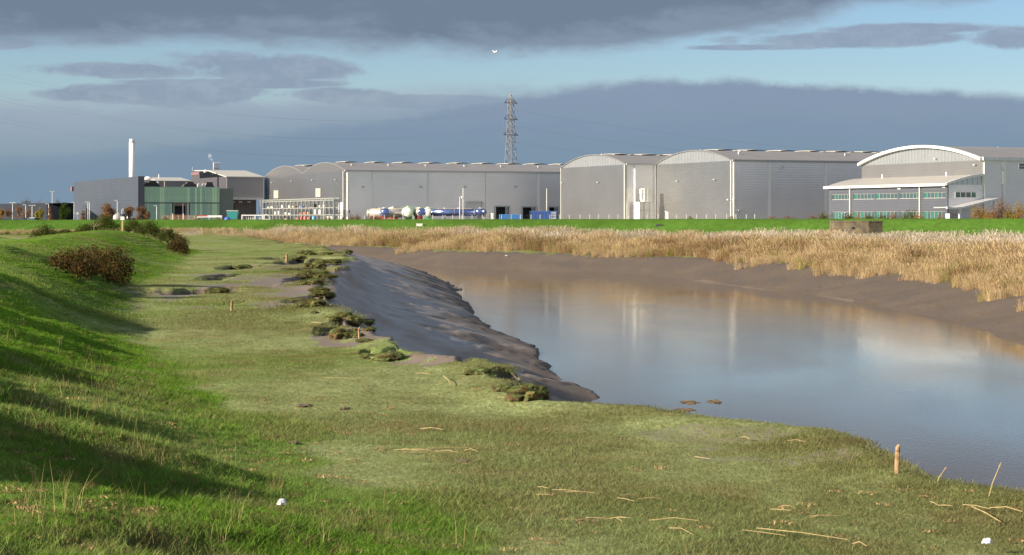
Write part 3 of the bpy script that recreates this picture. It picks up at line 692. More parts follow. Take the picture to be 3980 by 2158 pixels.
# --- warehouse one: twin vaults, long side wall with loading docks
def warehouse_one():
    ox, oy = -38.6, 475.0; fr = Frame(ox, oy)
    t = thing('warehouse', 'long grey warehouse with low twin vaults behind the tank trailers and loading docks', 'warehouse', (ox, oy, GZ), ANG)
    ze = 11.04+EYE-GZ; rise = 2.25; Lx = 62; sp = 34
    docks = []
    for a, b, v in ((1816, 1874, 786), (1926, 1977, 804), (2030, 2079, 806), (2133, 2168, 806)):
        xa, xb = fr.side(a), fr.side(b); docks.append((xa, xb, -.5, fr.z(v, (xa+xb)/2, 0)))
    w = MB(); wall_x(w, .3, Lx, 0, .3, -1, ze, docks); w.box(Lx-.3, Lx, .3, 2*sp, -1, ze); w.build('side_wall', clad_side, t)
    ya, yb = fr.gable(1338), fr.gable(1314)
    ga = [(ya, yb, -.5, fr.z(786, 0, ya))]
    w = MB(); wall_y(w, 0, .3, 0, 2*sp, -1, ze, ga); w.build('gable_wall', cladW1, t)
    for k in range(2):
        vault(t, 0, Lx, k*sp, (k+1)*sp, ze, rise, -.06, None, None, .10); gable_fill(t, .05, k*sp, (k+1)*sp, ze, rise, mat('grey_gable', (.27, .275, .285), .45, .85, .05))
    MB().box(-.05, Lx, -.35, .05, ze-.12, ze+.22).build('gutter', trim, t)
    downpipe_gable(t, .5, ze); downpipe_gable(t, 2*sp-.3, ze)
    for u in (1352, 1452, 1668, 1892, 2093): downpipe_side(t, fr.side(u), ze-.3, 0, .2 if u < 1400 else .30, 'downpipe')
    for u in (1410, 1636, 1808, 2003): x = fr.side(u); lamp_on_side(t, x, fr.z(726, x, 0))
    for u, v in ((1061, 710), (1137, 705), (1219, 700), (1309, 698)): y = fr.gable(u); lamp_on_gable(t, y, fr.z(v, 0, y))
    for a, b, v0, v1 in ((1066, 1084, 740, 771), (1229, 1248, 732, 766)):
        y0, y1 = fr.gable(b), fr.gable(a); MB().box(-.18, -.02, y0, y1, fr.z(v1, 0, y0), fr.z(v0, 0, y0)).build('louvre', mat('louvre_beige', (.33, .325, .29), .6), t)
    # rooflights over both vaults
    o = arc(0, sp, ze, rise)
    for a, b in ((1300, 1372), (1412, 1482), (1520, 1590), (1624, 1696), (1732, 1802), (1830, 1902), (1930, 2006), (2032, 2108), (2132, 2190)):
        xa, xb = fr.side(a, sp/2), fr.side(b, sp/2); rooflight(t, xa+1.2, xb-.4, sp/2+1, 5.5, ze+.28, rise, 0, sp)
    for k in range(3): rooflight(t, 4+k*8, 8.2+k*8, sp*1.5, 5.5, ze+.28, rise, sp, 2*sp)
    for u in (1367, 1510, 1655, 1805, 1947, 2092): x = fr.side(u, 6); cowl(t, x, 6, ze+1.3)
    # doors
    for i, (xa, xb, za, zb) in enumerate(docks):
        f = MB(); f.box(xa-.28, xa, -.3, .32, za, zb+.28); f.box(xb, xb+.28, -.3, .32, za, zb+.28); f.box(xa, xb, -.3, .32, zb, zb+.28)
        d = f.build('dock_surround' if i else 'door_surround', trim if i else greyd, t)
        if i == 0: MB().box(xa, xb, .1, .2, za, zb).build('roller_door', greyd, t)
        else:
            MB().box(xa, xb, 2.2, 2.3, za, zb).build('dock_back', dark_m, t); MB().box(xa-.02, xb+.02, .3, 2.3, zb+.3, zb+.4).build('dock_ceiling', dark_m, t)
            q = MB(); cx = (xa+xb)/2-.4
            for s_ in (-.75, .1): q.box(cx+s_, cx+s_+.6, .5, .7, za, za+1.9 if i < 3 else za+2.2)
            q.box(cx-.9, cx+.9, .45, .5, za+1.1, za+1.35); q.build('dock_leveller', greyd, t)
    MB().box(.08, .16, ya, yb, -.5, ga[0][3]).build('roller_door', mat('white_roller', (.72, .72, .70), .5, stripe=(2, .15, .01)), t)
    x = fr.side(1356.5); MB().box(x-.2, x+.2, -.1, -.02, fr.z(828, x, 0), fr.z(818, x, 0)).build('wall_box', dark_m, t)
    MB().tube((fr.side(1912), -.5, 0), (fr.side(1912), -.5, 2.8), .5, n=8).build('silo', greyd, t)
    return t
warehouse_one()

# --- warehouse two: silver twin vaults, stepped plan with an inner corner
def warehouse_two():
    ox, oy = 44.8, 418.7; fr = Frame(ox, oy)
    t = thing('warehouse', 'tall silver warehouse with two ribbed arched gables and a bright inner corner', 'warehouse', (ox, oy, GZ), ANG)
    ze = 11.8+EYE-GZ; rise = 2.5; sp = 34.8; Lx = 60
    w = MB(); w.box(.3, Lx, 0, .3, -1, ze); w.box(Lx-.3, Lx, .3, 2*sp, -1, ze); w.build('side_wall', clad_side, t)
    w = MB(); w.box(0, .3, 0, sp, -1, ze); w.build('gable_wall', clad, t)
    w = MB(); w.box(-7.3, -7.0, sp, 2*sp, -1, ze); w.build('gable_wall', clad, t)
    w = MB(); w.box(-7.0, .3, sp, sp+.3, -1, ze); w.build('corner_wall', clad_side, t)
    w = MB(); w.box(-7.0, Lx, 2*sp-.3, 2*sp, -1, ze); w.build('rear_wall', clad, t)
    for x0, k in ((0, 0), (-7.3, 1)):
        vault(t, x0, Lx, k*sp, (k+1)*sp, ze, rise, .1, None, None, .12); gable_fill(t, x0+.03, k*sp, (k+1)*sp, ze, rise, infill_m)
        A = arc(k*sp, (k+1)*sp, ze, rise, 400); ya = [p[0] for p in A]; za = [p[1] for p in A]
        MB().prism([(p[0], p[1]+.20) for p in arc(k*sp, (k+1)*sp, ze, rise)]+[(p[0], p[1]-.02) for p in reversed(arc(k*sp, (k+1)*sp, ze, rise))], x0-.2, x0-.1, 0).build('verge', mat('grey_verge', (.40, .40, .41), .45, .85), t)
        n = 26
        for i in range(1, n):
            y = k*sp+sp*i/n; zt = float(np.interp(y, ya, za)); MB().box(x0-.07, x0+.03, y-.07, y+.07, ze+.03, zt-.03).build('gable_rib', rib_m, t)
    MB().box(-.02, Lx, -.35, .02, ze-.12, ze+.22).build('gutter', mat('grey_gutter', (.36, .36, .37), .5), t)
    MB().box(-7.3, -.05, sp-.35, sp-.02, ze-.1, ze+.25).build('gutter', trim, t)
    downpipe_gable(t, .15, ze); downpipe_gable(t, sp+.25, ze, -7.3); downpipe_gable(t, 2*sp-.2, ze, -7.3, .12)
    downpipe_side(t, -5.0, ze, sp, .22); downpipe_side(t, -.3, ze, sp, .18)
    for u in (2852, 2990, 3210): downpipe_side(t, fr.side(u), ze-.3, 0, .13 if u < 2900 else .26)
    for u, v, xo in ((2189, 711, -7.3), (2328, 709, -7.3), (2636, 704, 0), (2781, 698, 0)): y = fr.gable(u, xo); lamp_on_gable(t, y, fr.z(v, xo, y), xo)
    x = fr.side(3038); lamp_on_side(t, x, fr.z(650, x, 0))
    m = MB(); m.box(-.9, -.1, .2, .7, fr.z(778, 0, 0), fr.z(774, 0, 0)); m.box(-.1, .5, -.8, -.3, fr.z(779, 0, 0), fr.z(775, 0, 0)); m.build('security_camera', white, t)
    for a, b in ((2350, 2428), (2455, 2540), (2568, 2620)):
        rooflight(t, fr.side(a, 1.5*sp), fr.side(b, 1.5*sp), sp*1.5, 5.5, ze+.28, rise, sp, 2*sp)
    for a, b in ((2742, 2830), (2855, 2945), (2985, 3060), (3098, 3172), (3195, 3282), (3302, 3392), (3402, 3440)):
        rooflight(t, fr.side(a, sp/2)+.6, fr.side(b, sp/2)-.3, sp/2+1, 5.5, ze+.28, rise, 0, sp)
    for u in (2872, 3285): cowl(t, fr.side(u, 6), 6, ze+1.5)
    cowl(t, fr.side(2331, 1.3*sp)+3, 1.45*sp, ze+2.3); cowl(t, fr.side(2723, .5*sp), .5*sp, ze+2.3)
    # personnel doors with small canopies
    y = fr.gable(2594); d = MB().box(-.12, -.02, y-.55, y+.55, 0, 2.9).build('door', white, t); MB().box(-.4, -.02, y-.4, y+.4, 3.0, 3.1).build('door_canopy', white, d)
    x = fr.side(2874); d = MB().box(x-1.2, x+1.2, -.14, -.02, 0, 3.0).build('door', greyd, t); MB().box(x-.4, x+.4, -.5, -.02, 3.1, 3.25).build('door_canopy', white, d)
    d = MB().box(-5.2, -4.0, sp-.14, sp-.02, 0, 2.9).build('door', greyd, t)
    return t
warehouse_two()

# --- third building and its office wing
glass_m = mat('dark_glass', (.05, .085, .095), .08, 0, .1, 1, spec=.9)
teal_m = mat('teal_glass', (.035, .13, .105), .12, 0, .15, 1, spec=.9)
def window_strip_y(root, fr, x, y0, y1, z0, z1, n, teal, wn='window'):
    """strip of panes in a wall facing -x; a frame with its panes as sub-parts"""
    f = MB(); b = .06; xa, xb = x-.10, x+.02
    f.box(xa, xb, y0-b, y1+b, z0-b, z0); f.box(xa, xb, y0-b, y1+b, z1, z1+b); f.box(xa, xb, y0-b, y0, z0, z1); f.box(xa, xb, y1, y1+b, z0, z1)
    w = (y1-y0)/n
    for i in range(1, n): f.box(xa, xb, y0+i*w-.03, y0+i*w+.03, z0, z1)
    fo = f.build(wn, trim, root)
    for i in range(n): MB().box(x-.04, x-.01, y0+i*w+.055, y0+(i+1)*w-.055, z0+.003, z1-.003).build('pane', teal_m if i in teal else glass_m, fo)
def building_three():
    ox, oy = 83.7, 366.0; fr = Frame(ox, oy); ze = 10.4+EYE-GZ; rise = 2.85; sp = 40.0; Lx = 50
    t = thing('warehouse', 'large arched grey building with thick white curved roof edge above the office wing', 'warehouse', (ox, oy, GZ), ANG)
    cl = mat('ribbed_grey_cladding', (.72, .71, .70), .42, .45, .05, .2, stripe=(2, .42, .006))
    wz0, wz1 = fr.z(656, 5, 0), fr.z(636, 5, 0); wx = fr.side(3961)
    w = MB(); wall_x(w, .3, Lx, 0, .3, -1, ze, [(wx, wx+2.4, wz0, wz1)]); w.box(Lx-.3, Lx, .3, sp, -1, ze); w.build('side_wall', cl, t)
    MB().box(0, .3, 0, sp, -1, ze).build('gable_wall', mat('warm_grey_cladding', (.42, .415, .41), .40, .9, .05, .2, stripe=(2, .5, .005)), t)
    vault(t, 0, Lx, 0, sp, ze, rise, .2); gable_fill(t, .03, 0, sp, ze, rise, infill_m)
    A = arc(0, sp, ze, rise, 400); ya = [p[0] for p in A]; za = [p[1] for p in A]
    oo = arc(-.3, sp+.3, ze, rise); MB().prism([(p[0], p[1]+.42) for p in oo]+[(p[0], p[1]-.08) for p in reversed(oo)], -.8, -.2, 0).build('roof_edge', white, t)
    for i in range(1, 37):
        y = sp*i/37; zt = float(np.interp(y, ya, za)); MB().box(-.07, .03, y-.06, y+.06, ze+.03, zt-.1).build('gable_rib', rib_m, t)
    MB().box(-.2, Lx, -.5, -.02, ze-.05, ze+.55).build('roof_edge', white, t)
    downpipe_side(t, fr.side(3902), ze, 0, .26); downpipe_side(t, .25, ze, 0, .08)
    f = MB(); b = .12
    for q in ((wx-b, wx, wz0-b, wz1+b), (wx+2.4, wx+2.4+b, wz0-b, wz1+b), (wx, wx+2.4, wz0-b, wz0), (wx, wx+2.4, wz1, wz1+b)): f.box(q[0], q[1], -.08, .1, q[2], q[3])
    f.box(wx, wx+2.4, -.05, .05, (wz0+wz1)/2-.05, (wz0+wz1)/2+.05); fo = f.build('window', white, t)
    MB().box(wx+.01, wx+2.39, .1, .14, wz0+.01, wz1-.01).build('pane', glass_m, fo)
    y = fr.gable(3793, 0); lamp_on_gable(t, y, fr.z(641, 0, y)); y = fr.gable(3640, 0); lamp_on_gable(t, y, fr.z(617, 0, y))
    cowl(t, 3.5, sp*.5, ze+2.75); cowl(t, fr.side(3880, sp/2), sp/2, ze+2.75)
    # office wing
    o = thing('office_wing', 'low office wing with pale sloping roof and two strips of green tinted windows', 'office', (ox, oy, GZ), ANG)
    xo = -7.46; eo = 6.0+EYE-GZ; to = 7.7+EYE-GZ
    def zz(v, u): y = fr.gable(u, xo); return fr.z(v, xo, y)
    up0, up1 = zz(770.5, 3674), zz(746.5, 3674); lo0, lo1 = -.9, zz(820, 3674)
    segs = [(3232, 3305, 6), (3316, 3398, 6), (3402, 3488, 6), (3494, 3575, 6), (3587, 3674, 6)]
    hol = []
    for a, b, n in segs:
        y0, y1 = fr.gable(b, xo), fr.gable(a, xo); hol += [(y0, y1, up0, up1, n), (y0, y1, lo0, lo1, n)]
    w = MB(); wall_y(w, xo, xo+.3, 0, sp, -1, eo, [h[:4] for h in hol]); w.build('front_wall', mat('office_cladding', (.27, .285, .33), .42, .9, .05, .2, stripe=(2, .5, .005)), o)
    teal = [{1}, {0}, {0}, {5}, {0, 3}]
    for i, h in enumerate(hol): window_strip_y(o, fr, xo+.22, h[0]+.02, h[1]-.02, h[2]+.08, h[3]-.08, h[4], {5-q for q in teal[i//2]} if i % 2 == 0 else {5-q for q in (teal[i//2] | {2})})
    ex0, ex1 = fr.side(3712), fr.side(3795); e0, e1 = fr.z(769, -4, 0), fr.z(746, -4, 0)
    w = MB(); wall_x(w, xo+.3, 0, 0, .3, -1, eo, [(ex0, ex1, e0, e1)]); w.build('end_wall', cl, o)
    f = MB(); f.box(ex0, ex1, -.05, .1, e0, e0+.08); f.box(ex0, ex1, -.05, .1, e1-.08, e1); n = 4; wd = (ex1-ex0)/n
    for i in range(n+1): xx = min(max(ex0+i*wd, ex0+.05), ex1-.05); f.box(xx-.05, xx+.05, -.05, .1, e0+.08, e1-.08)
    fo = f.build('window', white, o)
    for i in range(n): MB().box(ex0+i*wd+.06, ex0+(i+1)*wd-.06, .1, .13, e0+.09, e1-.09).build('pane', glass_m if i < 3 else teal_m, fo)
    P = [(xo-.5+(0-xo+.5)*i/8, eo+(to-eo)*(1-(1-i/8)**1.6)) for i in range(9)]
    MB().prism([(p[0], p[1]+.16) for p in P]+[(p[0], p[1]) for p in reversed(P)], -.15, sp+.6, 1).build('roof', mat('office_roof', (.36, .35, .325), .5, .2, .05, .3, stripe=(1, .9, .006)), o)
    MB().box(xo-.75, xo-.5, -.3, sp+.8, eo-.22, eo+.22).build('fascia', white, o)
    MB().prism([(p[0], p[1]+.28) for p in P]+[(p[0], p[1]-.14) for p in reversed(P)], -.45, -.15, 1).build('verge', white, o)
    MB().prism([(p[0], p[1]-.02) for p in P[1:]]+[(0, eo+.01), (P[1][0], eo+.01)], .02, .25, 1).build('end_infill', infill_m, o)
    for i in range(1, 7): x = xo+(-xo)*i/7; zt = float(np.interp(x, [p[0] for p in P], [p[1] for p in P])); MB().box(x-.05, x+.05, -.06, .02, eo+.03, zt-.15).build('end_rib', trim, o)
    MB().box(-.15, 0, -.3, -.06, eo, to-.1).build('corner_trim', white, o)
    for u in (3307, 3578): downpipe_gable(o, fr.gable(u, xo), eo-.22, xo, .16)
    for u, v in ((3420, 690), (3669, 683)): y = fr.gable(u, -2); MB().tube((-1.5, y, to-.4), (-1.5, y, to+.75), .14, n=8).build('roof_vent', white, o)
    for u, v in ((3496, 732), (3670, 726)): y = fr.gable(u, xo); MB().box(xo-.12, xo-.01, y-.5, y+.5, fr.z(v+4, xo, y), fr.z(v-2, xo, y)).build('wall_box', greyd, o)
    # entrance canopy: a thing of its own on posts
    c = thing('entrance_canopy', 'white swooping entrance canopy on posts right of the office wing', 'canopy', (ox, oy, GZ), ANG)
    def pt(u, v, yoff): x = fr.side(u, yoff); return x, fr.z(v, x, yoff)
    yo = -4.0
    pr = [pt(u, v, yo) for u, v in ((3679, 806), (3710, 809), (3735, 807), (3775, 797), (3830, 783), (3880, 772))]
    MB().prism([(p[0], p[1]+.10) for p in pr]+[(p[0], p[1]-.26) for p in reversed(pr)], yo-.2, yo+.1, 1).build('fascia', white, c)
    MB().prism([(p[0], p[1]+.06) for p in pr]+[(p[0], p[1]-.12) for p in reversed(pr)], yo+.1, -.05, 1).build('canopy_roof', mat('canopy_sheet', (.55, .55, .56), .4, .4), c)
    for u, v in ((3732, 806), (3828, 784), (3867, 776)):
        x, z = pt(u, v, yo); MB().box(x-.22, x+.22, yo-.1, yo+.25, -1, z-.25).build('post', white, c)
    x0, _ = pt(3690, 806, -1.5); x1, _ = pt(3730, 806, -1.5); MB().box(x0, x1, -1.6, -.3, -1, 2.4).build('lobby', mat('lobby_grey', (.45, .44, .43), .5), c)
    return t
building_three()

# --- left hand buildings
slate_box = mat('slate_box_cladding', (.062, .078, .106), .5, .3, .06, .2, stripe=(2, .6, .01))
def left_buildings():
    # dark slab
    ox, oy = -90.8, 500.0; fr = Frame(ox, oy); h = 10.3+EYE-GZ
    t = thing('factory_block', 'dark slate windowless block standing beside the tall white chimney', 'building', (ox, oy, GZ), ANG)
    Ly = fr.gable(286)
    MB().box(0, .3, 0, Ly, -1, h).build('long_wall', slate_box, t); MB().box(.3, 1.5, 0, .3, -1, h).build('end_wall', mat('end_cladding', (.10, .10, .115), .55, .2), t)
    MB().box(.3, 1.2, .3, Ly, h-.6, h-.4).build('roof', roof_m, t); MB().box(1.2, 1.5, .3, Ly, -1, h-.6).build('rear_wall', slate_box, t)
    m = MB(); m.box(-.5, 1.8, Ly+.02, Ly+2.0, h-2.6, h-1.3); m.build('roof_box', mat('maroon_panel', (.20, .10, .12), .6), t)
    for i in range(6): MB().box(.2, 1.2, Ly+.02, Ly+.9, h-3.7-i*1.05, h-2.85-i*1.05).build('stair_panel', mat('stone_panel', (.42, .38, .33), .6), t)
    # chimney
    c = PX(513, 850.1)  # column only
    X = (513-CX)/F*530; q = thing('chimney', 'tall plain white chimney rising behind the dark slab block', 'chimney', (X, 530, GZ))
    zt = EYE+(HZ-541)/F*530-GZ; MB().tube((0, 0, 0), (0, 0, zt-.85), .76, .74, n=24).build('flue', mat('chimney_white', (.88, .88, .86), .4), q, True); MB().tube((0, 0, zt-.85), (0, 0, zt), .66, .66, n=24).build('flue_tip', white, q, True)
    MB().tube((0, 0, zt-.9), (0, 0, zt-.78), .82, n=24).build('collar', greyd, q)
    # green glazed hall
    ox, oy = -90.8, 500.6; fr = Frame(ox, oy); zt = fr.z(728, 5, 0); zm = fr.z(789, 5, 0)
    g = thing('glazed_hall', 'long hall faced in translucent green glass beside the dark slab block', 'building', (ox, oy, GZ), ANG)
    gl = [mat('green_glass_%s' % a, c, .28, .1, .12, .35, spec=.8) for a, c in (('mid', (.30, .50, .34)), ('pale', (.45, .65, .42)), ('dark', (.24, .42, .33)), ('grey', (.33, .47, .37)))]
    d0, d1 = fr.side(678), fr.side(728); x1 = fr.side(853); n = 30; x_lo = fr.side(561)
    pw = (x1-x_lo)/n
    pm = {0: MB().box(0, pw-.05, -.08, 0, zm+.12, zt-.05).mesh('glass_panel')}
    pats = [0, 3, 0, 0, 0, 0, 1, 1, 0, 0, 3, 0, 0, 0, 0, 0, 0, 1, 2, 2, 1, 2, 1, 2, 0, 3, 0, 1, 1, 0]
    mesh_u = {}; mesh_l = {}
    for i in range(n):
        k = pats[i]
        if k not in mesh_u:
            a = MB().box(.02, pw-.02, -.08, 0, zm+.12, zt-.05).mesh('glass_panel'); a.materials.append(gl[k]); mesh_u[k] = a
            b = MB().box(.02, pw-.02, -.08, 0, -1, zm-.12).mesh('glass_panel'); b.materials.append(gl[2 if k == 0 else k]); mesh_l[k] = b
        x = x_lo+i*pw; inst('glass_panel', mesh_u[k], g, (x, 0, 0))
        if not (x+pw > d0 and x < d1): inst('glass_panel', mesh_l[k], g, (x, 0, 0))
    m = MB(); m.box(x_lo, x1, -.12, .12, zt-.05, zt+.12); m.build('top_rail', mat('green_rail', (.30, .45, .34), .4), g)
    MB().box(x_lo, x1, -.14, .1, zm-.12, zm+.12).build('mid_rail', mat('dark_rail', (.04, .06, .05), .5), g)
    MB().box(d0-.2, d0-.05, -.12, .1, -1, zm-.12).build('door_jamb', mat('green_rail', (0, 0, 0)), g); MB().box(d1, d1+.3, -.12, .1, -1, zm-.12).build('door_jamb', greyd, g)
    MB().box((d0*.35+d1*.65)-.1, (d0*.35+d1*.65)+.1, -.15, -.0, -1, zm-.12).build('door_post', greyd, g)
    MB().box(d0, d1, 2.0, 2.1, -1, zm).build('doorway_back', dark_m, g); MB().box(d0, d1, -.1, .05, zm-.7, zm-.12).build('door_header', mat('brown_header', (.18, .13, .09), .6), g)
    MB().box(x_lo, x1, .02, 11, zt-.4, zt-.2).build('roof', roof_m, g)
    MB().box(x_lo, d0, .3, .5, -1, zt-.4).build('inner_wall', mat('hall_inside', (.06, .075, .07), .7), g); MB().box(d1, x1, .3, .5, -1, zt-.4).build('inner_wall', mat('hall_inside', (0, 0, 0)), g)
    MB().box(x1+.02, x1+3.6, .4, .7, -1, zt-.2).build('side_wall', mat('greenish_wall', (.13, .16, .14), .6, .2), g)
    dk = mat('dark_plant', (.05, .048, .045), .8)
    for a, b, v in ((557, 622, 707), (706, 768, 712), (790, 832, 713)):
        xa, xb = fr.side(a, 6), fr.side(b, 6); h = fr.z(v, xa, 6)
        MB().prism([(xa, zt), (xa+.5, (zt+h)/2+.2), ((xa+xb)/2-.8, h-.05), ((xa+xb)/2-.8, h+.3), ((xa+xb)/2+.8, h+.3), ((xa+xb)/2+.8, h-.05), (xb-.5, (zt+h)/2+.2), (xb, zt)], 5, 7, 1).build('roof_plant', dk, g)
    for a in (768, 785, 796):
        xa = fr.side(a, 3); MB().path([(xa, 3, zt), (xa, 3, zt+.75), (xa+.35, 3, zt+.95)], .13, 6).build('vent_pipe', white, g)
    xa = fr.side(640, 3); MB().path([(xa, 3, zt), (xa, 3, zt+1.4), (xa-.3, 3, zt+1.8)], .12, 6).build('vent_pipe', mat('rusty_pipe', (.45, .33, .24), .6), g)
    # grey block with the open loading bay
    oy = 530.0; ox = (882-CX)/F*oy; fr = Frame(ox, oy); ze = fr.z(686, 0, 0); zb = fr.z(772, 0, 0); x1 = fr.side(1024)
    b = thing('factory_block', 'grey block with pale pitched roof overhanging an open loading bay', 'building', (ox, oy, GZ), ANG)
    gm = mat('mid_grey_cladding', (.27, .265, .27), .6, .2, .05, .2, stripe=(2, .5, .01)); Ly = 34
    MB().box(0, x1, 0, .3, zb, ze).build('front_wall', gm, b)
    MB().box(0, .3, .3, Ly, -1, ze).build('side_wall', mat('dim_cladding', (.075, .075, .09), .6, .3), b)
    MB().box(.3, x1, 7, 7.3, -1, zb).build('bay_back_wall', mat('bay_wall', (.30, .285, .26), .7), b)
    MB().box(.3, x1, .3, 7, zb, zb+.2).build('bay_ceiling', dark_m, b)
    MB().prism([(-.3, ze-.02), (Ly*.55, ze+2.0), (Ly, ze+2.3), (Ly, ze+2.1), (Ly*.55, ze+1.75), (-.3, ze-.25)], -.3, x1+.3, 0).build('roof', mat('pale_roof', (.45, .44, .41), .5), b)
    MB().box(-2.2, x1, -.35, -.02, zb-.3, zb+.2).build('canopy_edge', trim, b)
    for u in (901, 1010): x = fr.side(u); MB().tube((x, -.2, -1), (x, -.2, zb-.3), .22, n=8).build('column', trim, b)
    for u in (922,): x = fr.side(u); MB().tube((x, 2.6, -1), (x, 2.6, zb), .2, n=8).build('column', mat('dark_column', (.08, .08, .08), .6), b)
    for u in (908, 937, 970): x = fr.side(u); MB().box(x-.5, x+.5, .5, .8, zb-1.0, zb-.75).build('bay_lamp', trim, b)
    # tall rear block with flues
    oy = 585.0; ox = (775-CX)/F*oy; fr = Frame(ox, oy); ze = fr.z(665, 0, 0)
    b = thing('factory_block', 'tall dark grey rear block carrying a row of six white flues', 'building', (ox, oy, GZ), ANG)
    Ly = fr.gable(744); x1 = fr.side(960)
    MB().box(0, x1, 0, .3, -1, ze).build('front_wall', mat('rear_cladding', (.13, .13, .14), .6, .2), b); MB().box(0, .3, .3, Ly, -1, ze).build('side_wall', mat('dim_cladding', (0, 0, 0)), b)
    MB().box(.3, x1, .3, Ly, ze-.3, ze-.1).build('roof', roof_m, b); MB().box(-.1, 0, .4, Ly-.2, ze-1.0, ze-.3).build('side_panel', mat('maroon_panel', (0, 0, 0)), b)
    xs = [fr.side(831+i*4.4, 2) for i in range(6)]; zt = fr.z(632, xs[0], 2)
    for x in xs: MB().tube((x, 2, ze-.2), (x, 2, zt), .135, n=8).build('flue', white, b, True)
    for zz in (ze+.8,): MB().box(xs[0]-.1, xs[-1]+.1, 1.8, 1.88, zz, zz+.06).build('flue_bracket', mat('brown_bracket', (.2, .14, .11), .7), b)
    MB().tube((xs[0]-.75, -.2, ze-.9), (xs[0]-.75, -.2, zt+.2), .08, n=6).build('steam_pipe', mat('rusty_pipe', (0, 0, 0)), b); MB().tube((xs[0]-.75, -.2, ze-.9), (xs[0]-.75, -.2, ze+.2), .16, n=8).build('pipe_cover', white, b)
    x = fr.side(797); MB().lathe([(.42, ze-.5), (.5, ze-.1), (.42, ze+.2), (.1, ze+.4)], 12, Matrix.Translation((x, -.4, 0))).build('roof_vent', white, b, True)
    x = fr.side(748, 3); MB().tube((x, 3, ze), (x, 3, ze+1.2), .04, n=5).build('aerial', steel, b)
    # pale roofed block behind the hall
    oy = 600.0; ox = (585-CX)/F*oy; fr = Frame(ox, oy); ze = fr.z(703, 8, 0)
    b = thing('factory_block', 'grey block with thin pale roof behind the green glazed hall', 'building', (ox, oy, GZ), ANG)
    x1 = fr.side(746); MB().box(0, x1, 0, .3, -1, ze).build('front_wall', gm, b)
    MB().prism([(-.2, ze), (14, ze+1.25), (14, ze+1.05), (-.2, ze-.2)], 0, x1, 0).build('roof', mat('pale_roof', (0, 0, 0)), b)
    MB().prism([(-7, ze-1.0), (0, ze-.1), (0, ze+.4), (-7, ze-.8)], .3, 14, 1).build('roof', mat('pale_roof', (0, 0, 0)), b)
    MB().box(-.3, 0, .3, 14, -1, ze-.3).build('side_wall', gm, b)
    x = fr.side(577, 10); MB().lathe([(.5, ze-.5), (.5, ze+.6), (1.2, ze+.7), (1.3, ze+.9), (.8, ze+1.2), (.8, ze+1.35), (.1, ze+1.4)], 14, Matrix.Translation((x, 10, 0))).build('roof_vent', white, b)
    x = fr.side(618, 10); MB().tube((x, 10, ze), (x, 10, fr.z(678, x, 10)), .16, n=6).build('mast', white, b)
    # low dark building far left
    oy = 545.0; ox = (285-CX)/F*oy; fr = Frame(ox, oy); ze = EYE+(HZ-790)/F*oy-GZ
    b = thing('low_building', 'low dark building with shaded angled end wall at the far left', 'building', (0, 0, GZ))
    def gp(u, Y): return ((u-CX)/F*Y, Y)
    def wall(name, a, c_, h0, h1, m):
        (x0, y0), (x1_, y1_) = a, c_; dx, dy = x1_-x0, y1_-y0; l = math.hypot(dx, dy); nx, ny = -dy/l*.3, dx/l*.3
        MB().add([(x0, y0, -1), (x1_, y1_, -1), (x1_+nx, y1_+ny, -1), (x0+nx, y0+ny, -1), (x0, y0, h0), (x1_, y1_, h1), (x1_+nx, y1_+ny, h1), (x0+nx, y0+ny, h0)], [(0, 3, 2, 1), (4, 5, 6, 7), (0, 1, 5, 4), (1, 2, 6, 5), (2, 3, 7, 6), (3, 0, 4, 7)]).build(name, m, b)
    A = gp(-60, 530); B_ = gp(185, 515); C_ = gp(232, 545); D = gp(284, 550)
    hh = lambda v, Y: EYE+(HZ-v)/F*Y-GZ
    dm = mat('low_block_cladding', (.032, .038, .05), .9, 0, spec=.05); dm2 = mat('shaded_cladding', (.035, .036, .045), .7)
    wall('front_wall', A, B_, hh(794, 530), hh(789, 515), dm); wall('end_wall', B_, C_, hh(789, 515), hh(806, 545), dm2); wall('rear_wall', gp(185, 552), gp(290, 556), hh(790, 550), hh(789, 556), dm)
    r = MB(); r.add([(*A, hh(794, 530)-.05), (*B_, hh(789, 515)-.05), (*gp(290, 560), hh(789, 560)-.1), (*gp(-60, 560), hh(795, 560)-.1)], [(0, 1, 2, 3)]); r.build('roof', roof_m, b)
left_buildings()

